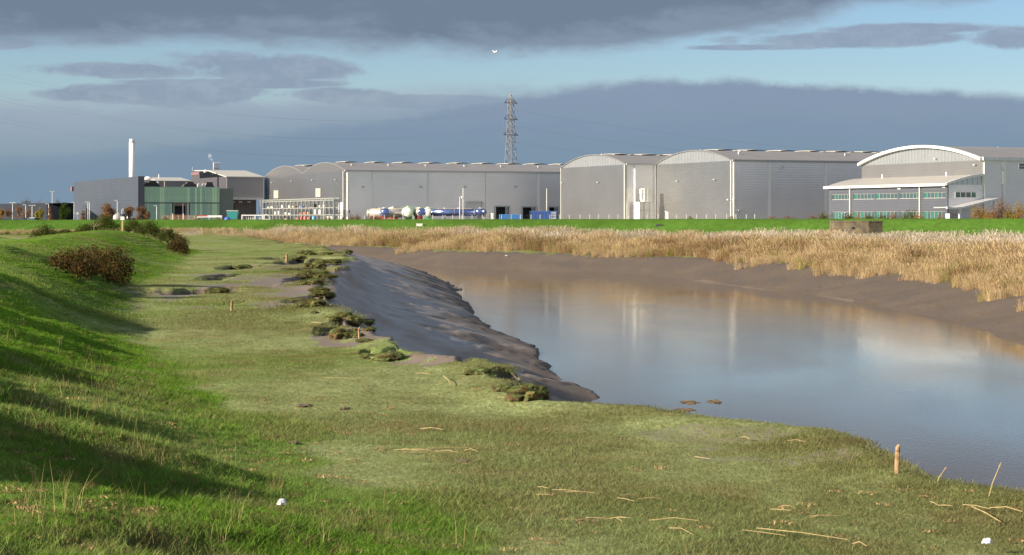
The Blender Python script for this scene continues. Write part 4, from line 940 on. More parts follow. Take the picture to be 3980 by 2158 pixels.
# --- steel racking with stored goods
def racking():
    ox, oy = (1297-CX)/F*455, 455.0; fr = Frame(ox, oy)
    t = thing('storage_rack', 'tall open steel storage racking of many bays beside the grey gable wall', 'rack', (ox, oy, GZ), ANG)
    Ly = fr.gable(1022); n = 19; zt = 4.66+EYE-GZ; d = 1.3
    zl = [fr.z(v, 0, 0) for v in (807, 835)]
    up = MB()
    for x in (0, d): up.box(x-.10, x+.10, -.14, .14, -1, zt)
    um = up.mesh('upright'); um.materials.append(steel)
    br = MB(); zz = [0, 1.2, 2.4, 3.6, 4.8, zt-.3]
    for i in range(len(zz)-1): br.tube((0 if i % 2 else d, 0, zz[i]), (d if i % 2 else 0, 0, zz[i+1]), .05, n=4)
    bm_ = br.mesh('lattice_brace'); bm_.materials.append(steel)
    for i in range(n+1):
        y = Ly*i/n; inst('upright', um, t, (0, y, 0)); inst('lattice_brace', bm_, t, (0, y, 0))
    for z in zl+[zt-.1, zt-.55]:
        MB().box(-.08, .06, -.2, Ly+.2, z-.10, z+.06).build('beam', steel, t); MB().box(d-.06, d+.08, -.2, Ly+.2, z-.10, z+.06).build('beam', steel, t)
    xb = MB().tube((0, 0, zl[1]+.2), (d, Ly/n*.8, zt-.6), .04, n=4).mesh('cross_brace'); xb.materials.append(steel)
    for i in range(n): inst('cross_brace', xb, t, (0, Ly/n*i+.2, 0))
    mt = [white, mat('rust_red', (.33, .12, .07), .7), mat('cardboard', (.42, .30, .19), .8), mat('blue_crate', (.10, .20, .42), .5), greyd, mat('cream_panel', (.70, .68, .55), .6), mat('black_part', (.04, .04, .05), .6)]
    nm = ['white crate', 'rust red steel part', 'brown cardboard carton', 'blue crate', 'grey steel housing', 'cream panel box', 'black machine part']
    spots = [(2, 1, 0, .9, .6), (3, 1, 4, .9, .5), (5, 1, 6, 1.6, .8), (5, 1, 2, .7, .7), (8, 1, 3, 1.4, .4), (10, 1, 2, 1.2, .5), (11, 1, 0, .8, .6), (13, 1, 0, 1.2, .7), (16, 1, 0, 1.8, .4), (17, 1, 5, .9, .4), (3, 2, 0, 1.2, 1.1), (4.2, 2, 0, 1.0, 1.2), (7, 2, 1, 1.6, .6), (8, 2, 1, 1.0, .5), (11, 2, 0, 1.6, .4), (12, 2, 4, 1.2, .6), (14, 2, 0, .8, .9), (15, 2, 5, .9, .8), (6, 2, 2, .9, .6), (1, 3, 5, 1.2, 1.1), (9, 3, 1, 1.6, .8), (6, 3, 1, 1.4, .9), (12, 3, 2, 1.4, .6)]
    lv = {1: zl[0]+.06, 2: zl[1]+.06, 3: .9}
    lvn = {1: 'upper shelf', 2: 'middle shelf', 3: 'lowest level'}
    for k, (i, l, mi, w, h) in enumerate(spots):
        y = Ly*(i+.5)/n; p = (ox+CA*.5-SA*y, oy+SA*.5+CA*y, GZ+lv[l])
        bays = 'near right end' if i < 5 else ('right of centre' if i < 9 else ('left of centre' if i < 14 else 'near left end'))
        c = thing('stored_crate', '%s on the %s of the racking, %s bay from the right' % (nm[mi], lvn[l], ['first', 'second', 'third', 'fourth', 'fifth', 'sixth', 'seventh', 'eighth', 'ninth', 'tenth', 'eleventh', 'twelfth', 'thirteenth', 'fourteenth', 'fifteenth', 'sixteenth', 'seventeenth', 'eighteenth', 'nineteenth'][int(i)]), 'crate', p, ANG, 'goods stored on the steel racking')
        MB().box(-.5, .5, -w/2, w/2, .1, h).build('box_body', mt[mi], c); q = MB()
        for s in (-.4, .3): q.box(-.5, .5, s*w-.06, s*w+.12, 0, .098)
        q.build('skid', mt[2], c)
racking()

# --- tank trailers
chrome_b = mat('blue_tank_steel', (.24, .32, .62), .18, .88, .1, .5); chrome = mat('polished_tank', (.66, .62, .55), .3, .6, .1, .5); tyre = mat('tyre_rubber', (.02, .02, .02), .8)
cream_t = mat('cream_tank', (.76, .75, .68), .4); grn = mat('green_frame', (.13, .42, .14), .5); redc = mat('red_chassis', (.35, .08, .06), .6)
def tanker(u, v, Y, Rr, L, rz, body, endm, label, frame=None, chassis=redc):
    X = (u-CX)/F*Y; zc = EYE+(HZ-v)/F*Y
    t = thing('tank_trailer', label, 'tank trailer', (X, Y, GZ), rz, 'tank trailers parked in front of the warehouse')
    h = zc-GZ; Mx = Matrix.Translation((0, 0, h)) @ Matrix.Rotation(R(90), 4, 'Y')
    MB().lathe([(Rr, .35), (Rr, L-.35)], 32, Mx).build('tank', body, t, True)
    for s in (0, 1):
        pr = [(Rr, .352), (Rr*.97, .18), (Rr*.82, .02), (Rr*.5, -.12), (.02, -.2)]
        pr = [(r, (L-z) if s else z) for r, z in pr]
        MB().lathe(pr, 32, Mx).build('tank_end', endm if not s else body, t, True)
    for x in (.36, L*.5, L-.5): MB().lathe([(Rr+.03, x), (Rr+.03, x+.1)], 32, Mx).build('band', steel, t)
    MB().box(1, L-1, -.35, .35, h+Rr-.03, h+Rr+.06).build('walkway', mat('walkway_yellow', (.55, .50, .36), .6), t)
    for x in (L*.3, L*.6): MB().tube((x, 0, h+Rr), (x, 0, h+Rr+.22), .28, n=10).build('manhole', steel, t)
    MB().box(.2, L-.1, -.5, .5, .75, .98).build('chassis', chassis, t)
    for x in (L*.3, L*.7): MB().box(x-.15, x+.15, -.6, .6, .9, h-Rr*.8).build('saddle', chassis, t)
    for k in range(3):
        for s in (-1, 1): MB().tube((1.2+k*1.3, s*.8, .5), (1.2+k*1.3, s*1.12, .5), .5, n=16).build('wheel', tyre, t, True)
    for s in (-1, 1): MB().box(L-2.4, L-2.2, s*.7-.08, s*.7+.08, .1, .8).build('landing_leg', steel, t)
    if frame:
        for x in (-.25, L+.05):
            f = MB(); f.box(x, x+.12, -1.2, -1.11, .95, h+Rr+.04); f.box(x, x+.12, 1.11, 1.2, .95, h+Rr+.04); f.box(x, x+.12, -1.11, 1.11, h+Rr-.02, h+Rr+.04); f.box(x, x+.16, -1.05, 1.05, .95, 1.08); f.build('end_frame', frame, t)
    return t
tanker(1428, 829, 456, .98, 9.5, R(-4), chrome, chrome, 'dull silver tank trailer, leftmost, lying side on behind brown shrubs')
tanker(1521, 826, 460, 1.17, 7, R(84), cream_t, cream_t, 'cream tank just right of the first blue tank end')
tanker(1499, 826, 446, .93, 9, R(97), chrome_b, chrome_b, 'blue ended tank trailer, the left one of two facing the river')
tanker(1582, 825, 448, 1.18, 6, R(85), cream_t, cream_t, 'round white tank in a bright green frame facing the river', grn, grn)
tanker(1640, 825, 446, .91, 9, R(101), chrome, chrome_b, 'blue ended tank trailer between the green framed tank and the long blue one')
tanker(1664, 826, 460, 1.15, 6, R(92), cream_t, cream_t, 'white tank half hidden behind the left end of the long blue trailer', grn, grn)
tanker(1676, 826, 452, .80, 10.0, R(4), chrome_b, chrome_b, 'long shiny blue tank trailer lying side on in front of the warehouse', None, steel)
tanker(1862, 824, 452, .78, 8, R(84), chrome_b, chrome_b, 'smallest blue tank end at the far right of the tank trailers', None, steel)

def box_container(u0, u1, v, Y, H, rz, m, label, doors=None, text=None, W=2.4):
    X = (u0-CX)/F*Y; L = (u1-u0)/F*Y/abs(math.cos(rz)); z1 = EYE+(HZ-v)/F*Y-GZ
    t = thing('container', label, 'container', (X, Y, GZ), rz, None); z0 = z1-H
    q = MB(); n = int(L/.28); q.box(0, L, .04, W, z0, z1)
    for i in range(n): q.box(L*i/n+.03, L*(i+.5)/n+.03, -.02, .038, z0+.15, z1-.15)
    q.build('shell', m, t); f = MB(); f.box(-.03, L+.03, -.05, .0, z1-.12, z1+.02); f.box(-.05, .05, -.07, .05, z0, z1); f.box(L-.05, L+.05, -.07, .05, z0, z1); f.build('frame', m, t)
    return t, L, z0, z1
bl = mat('container_blue', (.06, .13, .36), .5, 0, .12); bl2 = mat('skip_blue', (.07, .25, .55), .5, 0, .15)
t, L, z0, z1 = box_container(1942, 2028, 834, 432, 2.4, R(3), bl2, 'pale blue open skip with faint lettering below the loading dock')
# lettering too small to read in the picture: white strokes only
t, L, z0, z1 = box_container(2060, 2142, 821, 428, 2.6, R(0), bl, 'dark blue shipping container between the loading docks and the silver warehouse')
d = MB()
t2 = MB().box(L+.06, L+1.2, .0, 2.4, z0, z1).build('door_end', bl, t)
for i in range(4):
    x = L+.15+i*.27; d.box(x-.03, x+.03, -.08, -.01, z0+.1, z1-.1)
    for zz in (.6, 1.1, 1.7, 2.2): d.box(x-.09, x+.09, -.10, -.01, z0+zz-.05, z0+zz+.05)
d.build('door_bar', white, t)
cw = mat('cream_container', (.72, .71, .64), .5)
def white_units():
    fr = Frame(44.8, 418.7); sp = 34.8; yo = sp-4.0; xa, xb = fr.side(2486, yo), fr.side(2543, yo)
    p = (44.8+CA*xa-SA*yo, 418.7+SA*xa+CA*yo)
    z = [0, (fr.z(816, xa, yo)), fr.z(784, xa, yo)]
    names = ['lower of two cream cabins stacked in the bright corner of the silver warehouse', 'upper of two cream cabins stacked in the bright corner of the silver warehouse']
    for i in range(2):
        t = thing('site_cabin', names[i], 'cabin', (p[0], p[1], GZ+z[i]), ANG, 'cabins in the warehouse corner'); L = xb-xa; h = z[i+1]-z[i]-.06
        MB().box(0, L, 0, 2.4, 0, h).build('shell', cw, t); f = MB()
        for x in (0, L*.27, L*.33, L*.68, L): f.box(x-.05, x+.05, -.07, -.003, 0, h)
        f.box(-.05, L+.05, -.07, -.003, h-.1, h); f.build('frame', mat('cabin_frame', (.60, .58, .50), .5), t)
    xa2, xb2 = fr.side(2507, yo), fr.side(2535, yo); p = (44.8+CA*xa2-SA*(yo+.3), 418.7+SA*xa2+CA*(yo+.3)); h = fr.z(733, xa2, yo)-z[2]-.02
    t = thing('air_handling_unit', 'pale plant unit with a duct standing on top of the stacked cabins', 'plant unit', (p[0], p[1], GZ+z[2]), ANG)
    w = xb2-xa2; MB().box(0, w, 0, 1.8, 0, h).build('housing', cw, t); MB().box(w*.45, w*.5, -.06, -.003, 0, h).build('seam', greyd, t)
    MB().box(-.5, -.003, .2, 1.4, h*.6, h-.1).build('duct', cw, t); MB().box(-.6, -.003, .3, 1.0, .4, h*.55).build('grille', greyd, t)
white_units()

# --- fence along the far flood bank
def fence():
    t = thing('post_fence', 'thin pale post and wire fence along the top of the far flood bank', 'fence', (0, 0, 0)); pts = []
    pm = MB().box(-.06, .06, -.06, .06, -.5, 1.15).mesh('fence_post'); pm.materials.append(mat('concrete_post', (.55, .54, .50), .7))
    for u in [1416+i*38 for i in range(41)]:
        u = u+random.uniform(-3, 3); x = (u-CX)/F*400
        for _ in range(4): Y = float(interp(x, YC))+4; x = (u-CX)/F*Y
        z = Hs(x, Y); inst('fence_post', pm, t, (x, Y, z), (random.uniform(-.03, .03), random.uniform(-.03, .03), 0)); pts.append((x, Y, z))
    for h in (.5, .95): MB().path([(p[0], p[1], p[2]+h) for p in pts], .004, 3).build('wire', mat('dull_wire', (.12, .12, .12), .7), t)
fence()

# --- lamp posts
def lamps():
    for (u, v, Y, kind, tone, lab) in ((49, 788, 500, 2, 0, 'pale lamp post nearest the left edge of the picture'), (100, 797, 500, 1, 0, 'short lamp post behind the orange trees'), (125, 799, 490, 2, 0, 'twin headed white lamp post beside the yellow shrub'),
        (161, 793, 520, 1, 0, 'lamp post in front of the low dark building, above the yellow shrub'), (189, 793, 500, 1, 0, 'pale lamp post at the shaded end of the low building'), (203, 745, 640, 2, 0, 'tall distant lamp mast rising above the low building'), (288, 787, 490, 1, 0, 'lamp post at the left edge of the dark slab block'),
        (334, 803, 480, 1, 1, 'dark lamp post in front of the slab block'), (342, 786, 500, 1, 0, 'left pole of the close pair of lamp posts'), (348, 786, 502, 1, 0, 'right pole of the close pair of lamp posts'), (456, 780, 500, 1, 0, 'lamp post between the two brown leafless trees'),
        (609, 800, 480, 1, 0, 'white lamp post before the green glazed hall'), (1257, 778, 440, 2, 0, 'tall twin headed floodlight standing in front of the steel racking'), (1787, 768, 440, 3, 0, 'shorter hook topped lamp post in front of the long blue trailer'), (1800, 731, 440, 0, 0, 'tall thin pole in front of the long blue trailer'), (2125, 733, 440, 0, 0, 'thin pole beside the dark blue container'), (474, 817, 480, 3, 0, 'low post with round head right of the brown tree')):
        X = (u-CX)/F*Y; h = EYE+(HZ-v)/F*Y-GZ; t = thing('lamp_post', lab, 'lamp post', (X, Y, GZ), 0, 'lamp posts around the factory')
        m = mat('pale_pole', (.60, .60, .56), .5) if not tone else mat('dark_pole', (.07, .07, .07), .6)
        MB().tube((0, 0, -.3), (0, 0, h), .10, .07, n=8).build('pole', m, t, True)
        if kind == 1: MB().box(-.75, .05, -.12, .12, h-.05, h+.1).build('lamp_head', lampm if not tone else m, t)
        if kind == 2:
            MB().box(-.8, -.12, -.12, .12, h-.05, h+.12).build('lamp_head', lampm, t); MB().box(.12, .8, -.12, .12, h-.05, h+.12).build('lamp_head', lampm, t); MB().box(-.12, .12, -.05, .05, h-.05, h+.05).build('bracket', m, t)
        if kind == 3: MB().path([(0, 0, h), (.12, 0, h+.25), (.35, 0, h+.3), (.5, 0, h+.05)], .06, 6).build('hook', m, t); MB().lathe([(.05, -.12), (.2, -.08), (.16, .1), (.04, .14)], 10, Matrix.Translation((.5, 0, h-.02))).build('lamp_head', lampm, t)
lamps()

# --- vegetation things
def crown(lobes, n, size, seed, flat=False):
    r = np.random.default_rng(seed); V = []; 
    w = np.array([l[3]*l[4]*l[5] for l in lobes]); w = w/w.sum(); pick = r.choice(len(lobes), n, p=w)
    L = np.array(lobes)[pick]
    d = r.normal(size=(n, 3)); d /= np.linalg.norm(d, axis=1)[:, None]; rad = r.random(n)**.42
    rad = rad*(1+.24*np.sin(d[:, 0]*5+seed)*np.cos(d[:, 1]*4+d[:, 2]*6)+.16*np.sin(d[:, 0]*13+seed*2)*np.sin(d[:, 2]*11+seed))
    c = L[:, :3]+d*rad[:, None]*L[:, 3:6]
    a = r.normal(size=(n, 3)); a /= np.linalg.norm(a, axis=1)[:, None]; b = np.cross(a, r.normal(size=(n, 3))); b /= np.linalg.norm(b, axis=1)[:, None]
    s = size*r.uniform(.5, 1.3, n)[:, None]; a = a*s; b = b*s*.6
    V = np.stack([c-a, c-b*.9+a*.1, c+a, c+b*.9+a*.1], 1).reshape(-1, 3)
    V[:, 2] = np.maximum(V[:, 2], -.15)
    return V, np.arange(n*4).reshape(-1, 4)
def plant(name, label, cat, loc, lobes, n, size, lm, seed, trunk_h=.5, tr=.05, limbs=5, group=None, stemm=None):
    t = thing(name, label, cat, loc, 0, group)
    V, Fc = crown(lobes, n, size, seed); me = quickmesh('crown', V, Fc, lm); inst('crown', me, t)
    r = random.Random(seed); m = MB(); sm = stemm or mat('bark', (.13, .095, .07), .9)
    if limbs and trunk_h > .8: m.tube((0, 0, -.3), (0, 0, trunk_h), tr, tr*.75, n=7)
    base = (0, 0, trunk_h if trunk_h > .8 else -.1)
    for i in range(limbs):
        l = lobes[i % len(lobes)]; tip = (l[0]+r.uniform(-.9, .9)*l[3], l[1]+r.uniform(-.8, .8)*l[4], l[2]+r.uniform(.2, 1.1)*l[5])
        mid = tuple(base[j]*.5+tip[j]*.5+(r.uniform(-.12, .12)*l[3] if j < 2 else .1*l[5]) for j in range(3))
        m.tube(base, mid, tr*.65, tr*.4, n=5); m.tube(mid, tip, tr*.4, tr*.12, n=5)
    m.build('trunk' if trunk_h > .8 else 'stems', sm, t); return t
bramble = leafmat('bramble_leaves', [(.035, .032, .016), (.06, .062, .02), (.105, .070, .03), (.075, .075, .024), (.14, .062, .03), (.24, .16, .03)], 2.2)
hedge_l = leafmat('hedge_leaves', [(.035, .045, .014), (.06, .08, .02), (.085, .10, .028), (.10, .085, .035)], 1.5)
olive_l = leafmat('olive_leaves', [(.05, .06, .015), (.10, .11, .025), (.16, .15, .04)], 1.0)
brown_l = leafmat('brown_leaves', [(.12, .075, .045), (.20, .12, .07), (.27, .16, .08), (.16, .13, .05)], .8)
orange_l = leafmat('orange_leaves', [(.18, .10, .03), (.33, .17, .04), (.30, .24, .06), (.14, .13, .03)], .6)
yell_l = leafmat('yellow_leaves', [(.14, .15, .03), (.30, .27, .05), (.22, .16, .04)], .6)
con_l = leafmat('dark_green_leaves', [(.02, .045, .012), (.045, .08, .02), (.07, .10, .03)], .8)
def near_bushes():
    g = ground_at(445, 1108); Y = g[1]; X = (400-CX)/F*Y; k = Y/F; p = (X, Y, g[2]-.05)
    plant('bramble_bush', 'largest reddish brown bramble bush on the foot of the left bank', 'bush', p, [((440-400)*k, -.3, .85, 1.0, .9, .95), ((330-400)*k, .8, 1.15, .85, .8, .62), ((470-400)*k, -.6, .55, .62, .7, .7), ((385-400)*k, .1, .9, .8, .8, .75), ((300-400)*k, .6, 1.45, .3, .3, .35), ((370-400)*k, 0, 1.6, .35, .3, .3), ((450-400)*k, -.2, 1.45, .4, .3, .4), ((500-400)*k, -.4, 1.0, .35, .3, .5), ((350-400)*k, .2, .7, .6, .5, .5)], 10500, .046, bramble, 5, .2, .03, 16)
    g = ground_at(275, 1075); plant('bramble_bush', 'brown bramble bush up the slope left of the largest bramble', 'bush', g, [(0, 0, .55, .8, .8, .50), (.55, -.3, .35, .6, .7, .5), (-.5, 0, .45, .4, .5, .4)], 4600, .048, bramble, 6, .2, .03, 8)
    g = ground_at(700, 990); plant('bramble_bush', 'upright rusty bush at the right foot of the grassy mound', 'bush', g, [(0, 0, .75, .72, .7, .8), (-.5, 0, .6, .6, .6, .6), (.4, -.2, .3, .45, .5, .4)], 5200, .055, bramble, 7, .2, .03, 8)
    for (u, v, w, h, Y, lm, lab, s) in ((170, 905, 110, 62, 190, hedge_l, 'leftmost dark green hedge bush beyond the mound', 8), (250, 912, 110, 42, 195, hedge_l, 'low trailing hedge bush between the left hedge and the bare sapling', 9), (330, 893, 90, 46, 198, hedge_l, 'middling hedge bush just left of the bare sapling', 19), (405, 870, 120, 72, 198, hedge_l, 'tall dark bush on top of the mound left of the signpost', 10),
                                     (515, 880, 90, 54, 198, hedge_l, 'dark bush on the mound immediately right of the signpost', 11), (575, 892, 130, 70, 190, hedge_l, 'broad dark bush on the right shoulder of the mound', 12), (650, 915, 90, 52, 178, hedge_l, 'small dark bush between the broad one and the rusty bush', 13)):
        X = (u-CX)/F*Y; k = Y/F; a = w*k/2; b = h*k/2; zc = EYE+(HZ-v)/F*Y; z = zc-b
        plant('hedge_bush', lab, 'bush', (X, Y, z), [(0, 0, b, a*.8, 1.0, b), (a*.6, .2, b*.65, a*.5, .9, b*.65), (-a*.55, -.1, b*.6, a*.5, .8, b*.6), (a*.15, 0, b*1.3, a*.35, .7, b*.75)], int(5200*w/110), .05, lm, s, .2, .025, 6, 'dark bushes on and behind the mound')
    # bare sapling
    Y = 168; X = (365-CX)/F*Y; z = Hs(X, Y); t = thing('bare_sapling', 'small leafless sapling standing on the left side of the mound', 'tree', (X, Y, z)); m = MB(); sm = mat('pale_bark', (.22, .17, .11), .9)
    m.tube((0, 0, -.2), (.02, 0, .35), .035, .028, n=6); m.build('trunk', sm, t); m = MB()
    for i in range(16):
        a = random.uniform(-1.25, 1.25); l = random.uniform(.45, .95); tip = (math.sin(a)*l, random.uniform(-.3, .3), .3+math.cos(a)*l*.75); md = (tip[0]*.45, tip[1]*.5, .3+(tip[2]-.3)*.4)
        m.tube((.02, 0, .3), md, .015, .01, n=4); m.tube(md, tip, .010, .003, n=4)
    m.build('twigs', sm, t)
    # signpost
    Y = 188; X = (476-CX)/F*Y; z = Hs(X, Y); zt = EYE+(HZ-842)/F*Y; t = thing('signpost', 'wooden post carrying a small blank white board on top of the mound', 'signpost', (X, Y, z))
    MB().box(-.07, .07, -.05, .05, -.3, zt-z).build('post', mat('yellowed_wood', (.45, .36, .16), .8), t); MB().box(-.17, .19, -.10, -.053, zt-z-.32, zt-z).build('board', white, t)
near_bushes()
def far_plants():
    def tr(u, vt, w, Y, lm, lab, seed, kind='tree', vb=856, sz=.16, n=2600, grp=None):
        if kind == 'shrub' and u > 2400: Y = float(interp((u-CX)/F*350, YC))+9
        X = (u-CX)/F*Y; k = Y/F; h = EYE+(HZ-vt)/F*Y-GZ; a = w*k/2; q = h*.32
        rr = random.Random(seed); lob = [(0, 0, h-q*.8, a*.45, a*.5, q*.8)]+[(rr.uniform(-.62, .62)*a, rr.uniform(-.4, .4)*a, h*rr.uniform(.32, .82), a*rr.uniform(.25, .42), a*.4, q*rr.uniform(.35, .7)) for _ in range(9)]; n = int(n*.7)
        if kind == 'shrub': lob = [(rr.uniform(-.7, .7)*a, rr.uniform(-.5, .5)*a, h*rr.uniform(.1, .6), a*rr.uniform(.3, .6), a*.5, h*rr.uniform(.25, .4)) for _ in range(7)]+[(0, 0, h*.55, a*.5, a*.5, h*.45)]; n = int(n*1.5)
        plant(kind, lab, 'tree' if 'tree' in kind else 'shrub', (X, Y, GZ), lob, n, sz, lm, seed, h*.35 if kind != 'shrub' else .3, .12 if kind != 'shrub' else .04, 8, grp)
    g1 = 'autumn trees by the factory car park'
    tr(105, 767, 70, 620, olive_l, 'olive round topped tree rising behind the low dark building', 31, 'broadleaf_tree', n=1800, grp=g1)
    tr(155, 774, 60, 625, brown_l, 'brownish tree behind the low building, right of the olive one', 32, 'broadleaf_tree', n=1500, grp=g1)
    tr(226, 775, 50, 620, olive_l, 'small olive tree behind the low building near the slab block', 33, 'broadleaf_tree', n=1300, grp=g1)
    tr(4, 812, 30, 480, orange_l, 'orange shrub cut by the left edge of the picture', 34, 'autumn_tree', n=1100, grp=g1)
    tr(28, 808, 44, 495, brown_l, 'thin russet tree second from the left edge', 35, 'autumn_tree', n=900, grp=g1)
    tr(72, 792, 34, 500, brown_l, 'slim bare russet tree beside the first lamp post', 36, 'autumn_tree', n=700, grp=g1)
    tr(105, 806, 60, 505, brown_l, 'russet bush like tree left of the yellow shrub', 37, 'autumn_tree', n=900, grp=g1)
    tr(156, 806, 46, 470, yell_l, 'bright yellow green tree in front of the low building', 38, 'autumn_tree', n=2200, grp=g1)
    tr(192, 800, 30, 490, brown_l, 'reddish sparse tree against the shaded end wall', 39, 'autumn_tree', n=600, grp=g1)
    tr(253, 787, 56, 470, con_l, 'dense dark green tree between the low building and slab block', 40, 'broadleaf_tree', n=4200, grp=g1)
    tr(324, 812, 26, 490, brown_l, 'thin brown sapling before the slab block', 41, 'autumn_tree', n=500, grp=g1)
    tr(415, 786, 90, 460, brown_l, 'wide brown thinly leaved tree before the slab block', 42, 'autumn_tree', n=3600, grp=g1)
    tr(500, 797, 60, 462, brown_l, 'brown tree at the right end of the slab block', 43, 'autumn_tree', n=2200, grp=g1)
    tr(555, 800, 66, 458, brown_l, 'mauve brown tree before the left end of the glazed hall', 44, 'autumn_tree', n=2800, grp=g1)
    g2 = 'shrubs in front of the office wing'
    for i, (u, vt, w, lm, lab) in enumerate(((3200, 820, 50, olive_l, 'olive shrub at the left corner of the office wing'), (3158, 833, 40, brown_l, 'low brown shrub left of the office wing'), (3060, 836, 50, brown_l, 'low brown shrub before the silver side wall'), (3000, 838, 60, brown_l, 'sparse low shrub farthest left along the silver wall'), (3300, 826, 50, olive_l, 'green shrub under the first downpipe of the office'), (3335, 830, 46, orange_l, 'rusty shrub right of the first office downpipe'),
            (3375, 830, 50, olive_l, 'green shrub below the second window strip'), (3430, 826, 50, olive_l, 'olive shrub left of centre before the office'), (3480, 822, 50, brown_l, 'reddish shrub at the centre of the office front'), (3530, 812, 66, olive_l, 'tallest green shrub before the office front'), (3575, 824, 46, orange_l, 'orange brown shrub beside the second downpipe'), (3655, 830, 44, brown_l, 'low brown shrub under the last office window'),
            (3800, 792, 60, orange_l, 'orange brown shrub under the entrance canopy'), (3890, 762, 90, brown_l, 'tall russet shrub right of the entrance canopy'), (3960, 768, 80, orange_l, 'golden shrub cut by the right edge of the picture'), (3925, 800, 60, yell_l, 'yellow green shrub low at the right edge'), (3855, 812, 60, orange_l, 'rusty shrub in front of the canopy posts'))):
        Y = 347 if u > 3150 else 400
        tr(u, vt, w*1.25, Y, lm, lab, 60+i, 'shrub', sz=.10, n=int(1500*w/45), grp=g2)
    for i, (u, vt, w, lm, lab) in enumerate(((1365, 832, 40, brown_l, 'thin brown scrub at the near corner of the long warehouse'), (1388, 830, 30, brown_l, 'second thin scrub right of the warehouse corner'), (1450, 832, 70, brown_l, 'red brown scrub before the dull silver tank trailer'), (1280, 838, 34, olive_l, 'small green shrub at the right end of the racking'), (1330, 836, 26, olive_l, 'small green shrub before the white roller door'),
            (640, 838, 44, brown_l, 'brown shrub in front of the pallet stack, left'), (772, 842, 40, brown_l, 'rusty shrub before the white flat trailer, left one'), (842, 842, 44, brown_l, 'rusty shrub before the white flat trailer, right one'), (2680, 838, 40, olive_l, 'small scrub at the foot of the right silver gable'), (2840, 836, 30, brown_l, 'small scrub at the corner of the silver warehouse'))):
        tr(u, vt, w, 437 if u < 2400 else 395, lm, lab, 90+i, 'shrub', sz=.13, n=int(600*w/40), grp='scrub along the factory fence')
far_plants()

# --- pylon and lines
def pylon():
    Y = 850; X = (1985-CX)/F*Y; k = Y/F; H = 53.6
    t = thing('electricity_pylon', 'tall lattice electricity pylon with three pairs of arms behind the long warehouse', 'pylon', (X, Y, GZ), R(52)); st = mat('pylon_steel', (.13, .13, .14), .6, .3)
    hs = [0, 6, 12, 18, 22, 26, 30, 33, 36, 39, 42, 45, 48, 50.5]; wd = lambda z: np.interp(z, [0, 12, 20, 36, 50, 53], [4.6, 2.9, 1.9, 1.15, .8, .1])
    m = MB(); b = MB()
    cs = ((-1, -1), (1, -1), (1, 1), (-1, 1))
    for a, c in zip(hs[:-1], hs[1:]):
        wa, wc = wd(a), wd(c)
        for i in range(4):
            p = cs[i]; q = cs[(i+1) % 4]
            m.tube((p[0]*wa, p[1]*wa, a), (p[0]*wc, p[1]*wc, c), .15, n=4, cap=False)
            b.tube((p[0]*wa, p[1]*wa, a), (q[0]*wc, q[1]*wc, c), .07, n=3, cap=False); b.tube((q[0]*wa, q[1]*wa, a), (p[0]*wc, p[1]*wc, c), .07, n=3, cap=False)
            b.tube((p[0]*wc, p[1]*wc, c), (q[0]*wc, q[1]*wc, c), .06, n=3, cap=False)
    for p in cs: m.tube((p[0]*.8, p[1]*.8, 50.5), (0, 0, 53), .12, n=4)
    m.build('legs', st, t); b.build('lattice', st, t)
    tips = []
    for z, l in ((49.2, 3.3), (42.5, 3.6), (36, 3.9)):
        for s in (-1, 1):
            a = MB(); w = wd(z)
            for dy in (-1, 1):
                a.tube((s*w, dy*w, z), (s*(l+1), 0, z), .10, n=4); a.tube((s*w*.8, dy*w, z+2.0), (s*(l+1), 0, z), .08, n=4)
                for f in (.33, .66): a.tube((s*(w+(l+1-w)*f), dy*w*(1-f), z), (s*(w+(l+1-w)*f), dy*w*(1-f), z+2.0*(1-f)), .05, n=3)
            ar = a.build('arm', st, t); MB().tube((s*(l+1), 0, z), (s*(l+1), 0, z-2.6), .10, n=5).build('insulator', mat('insulator', (.2, .17, .16), .5), ar)
            q = Matrix.Rotation(R(52), 4, 'Z') @ Vector((s*(l+1), 0, z-2.7)); tips.append((q.x+X, q.y+Y, q.z+GZ, s, z))
    # conductors
    cm = mat('conductor', (.12, .12, .13), .6)
    for x, y, z, s, z0 in tips:
        for dirn, u2, Y2 in ((-1, -150, 560), (1, 5200, 1150)):
            o = ((u2-CX)/F*Y2 + s*3, Y2+s*2, z*(.92 if dirn < 0 else 1)); pts = []
            for i in range(25):
                f = i/24; sag = 9*4*f*(1-f) if dirn < 0 else 16*4*f*(1-f)
                pts.append((x+(o[0]-x)*f, y+(o[1]-y)*f, z+(o[2]-z)*f-sag))
            c = MB().path(pts, .011, 3).build('power_line', cm); side = 'left' if dirn < 0 else 'right'; lv = {49.2: 'top', 42.5: 'middle', 36: 'lowest'}[z0]
            tag(c, '%s power line on the %s arm, running off to the %s of the pylon' % (lv, 'near' if s < 0 else 'far', side), 'power line', 'power lines strung from the pylon')
pylon()

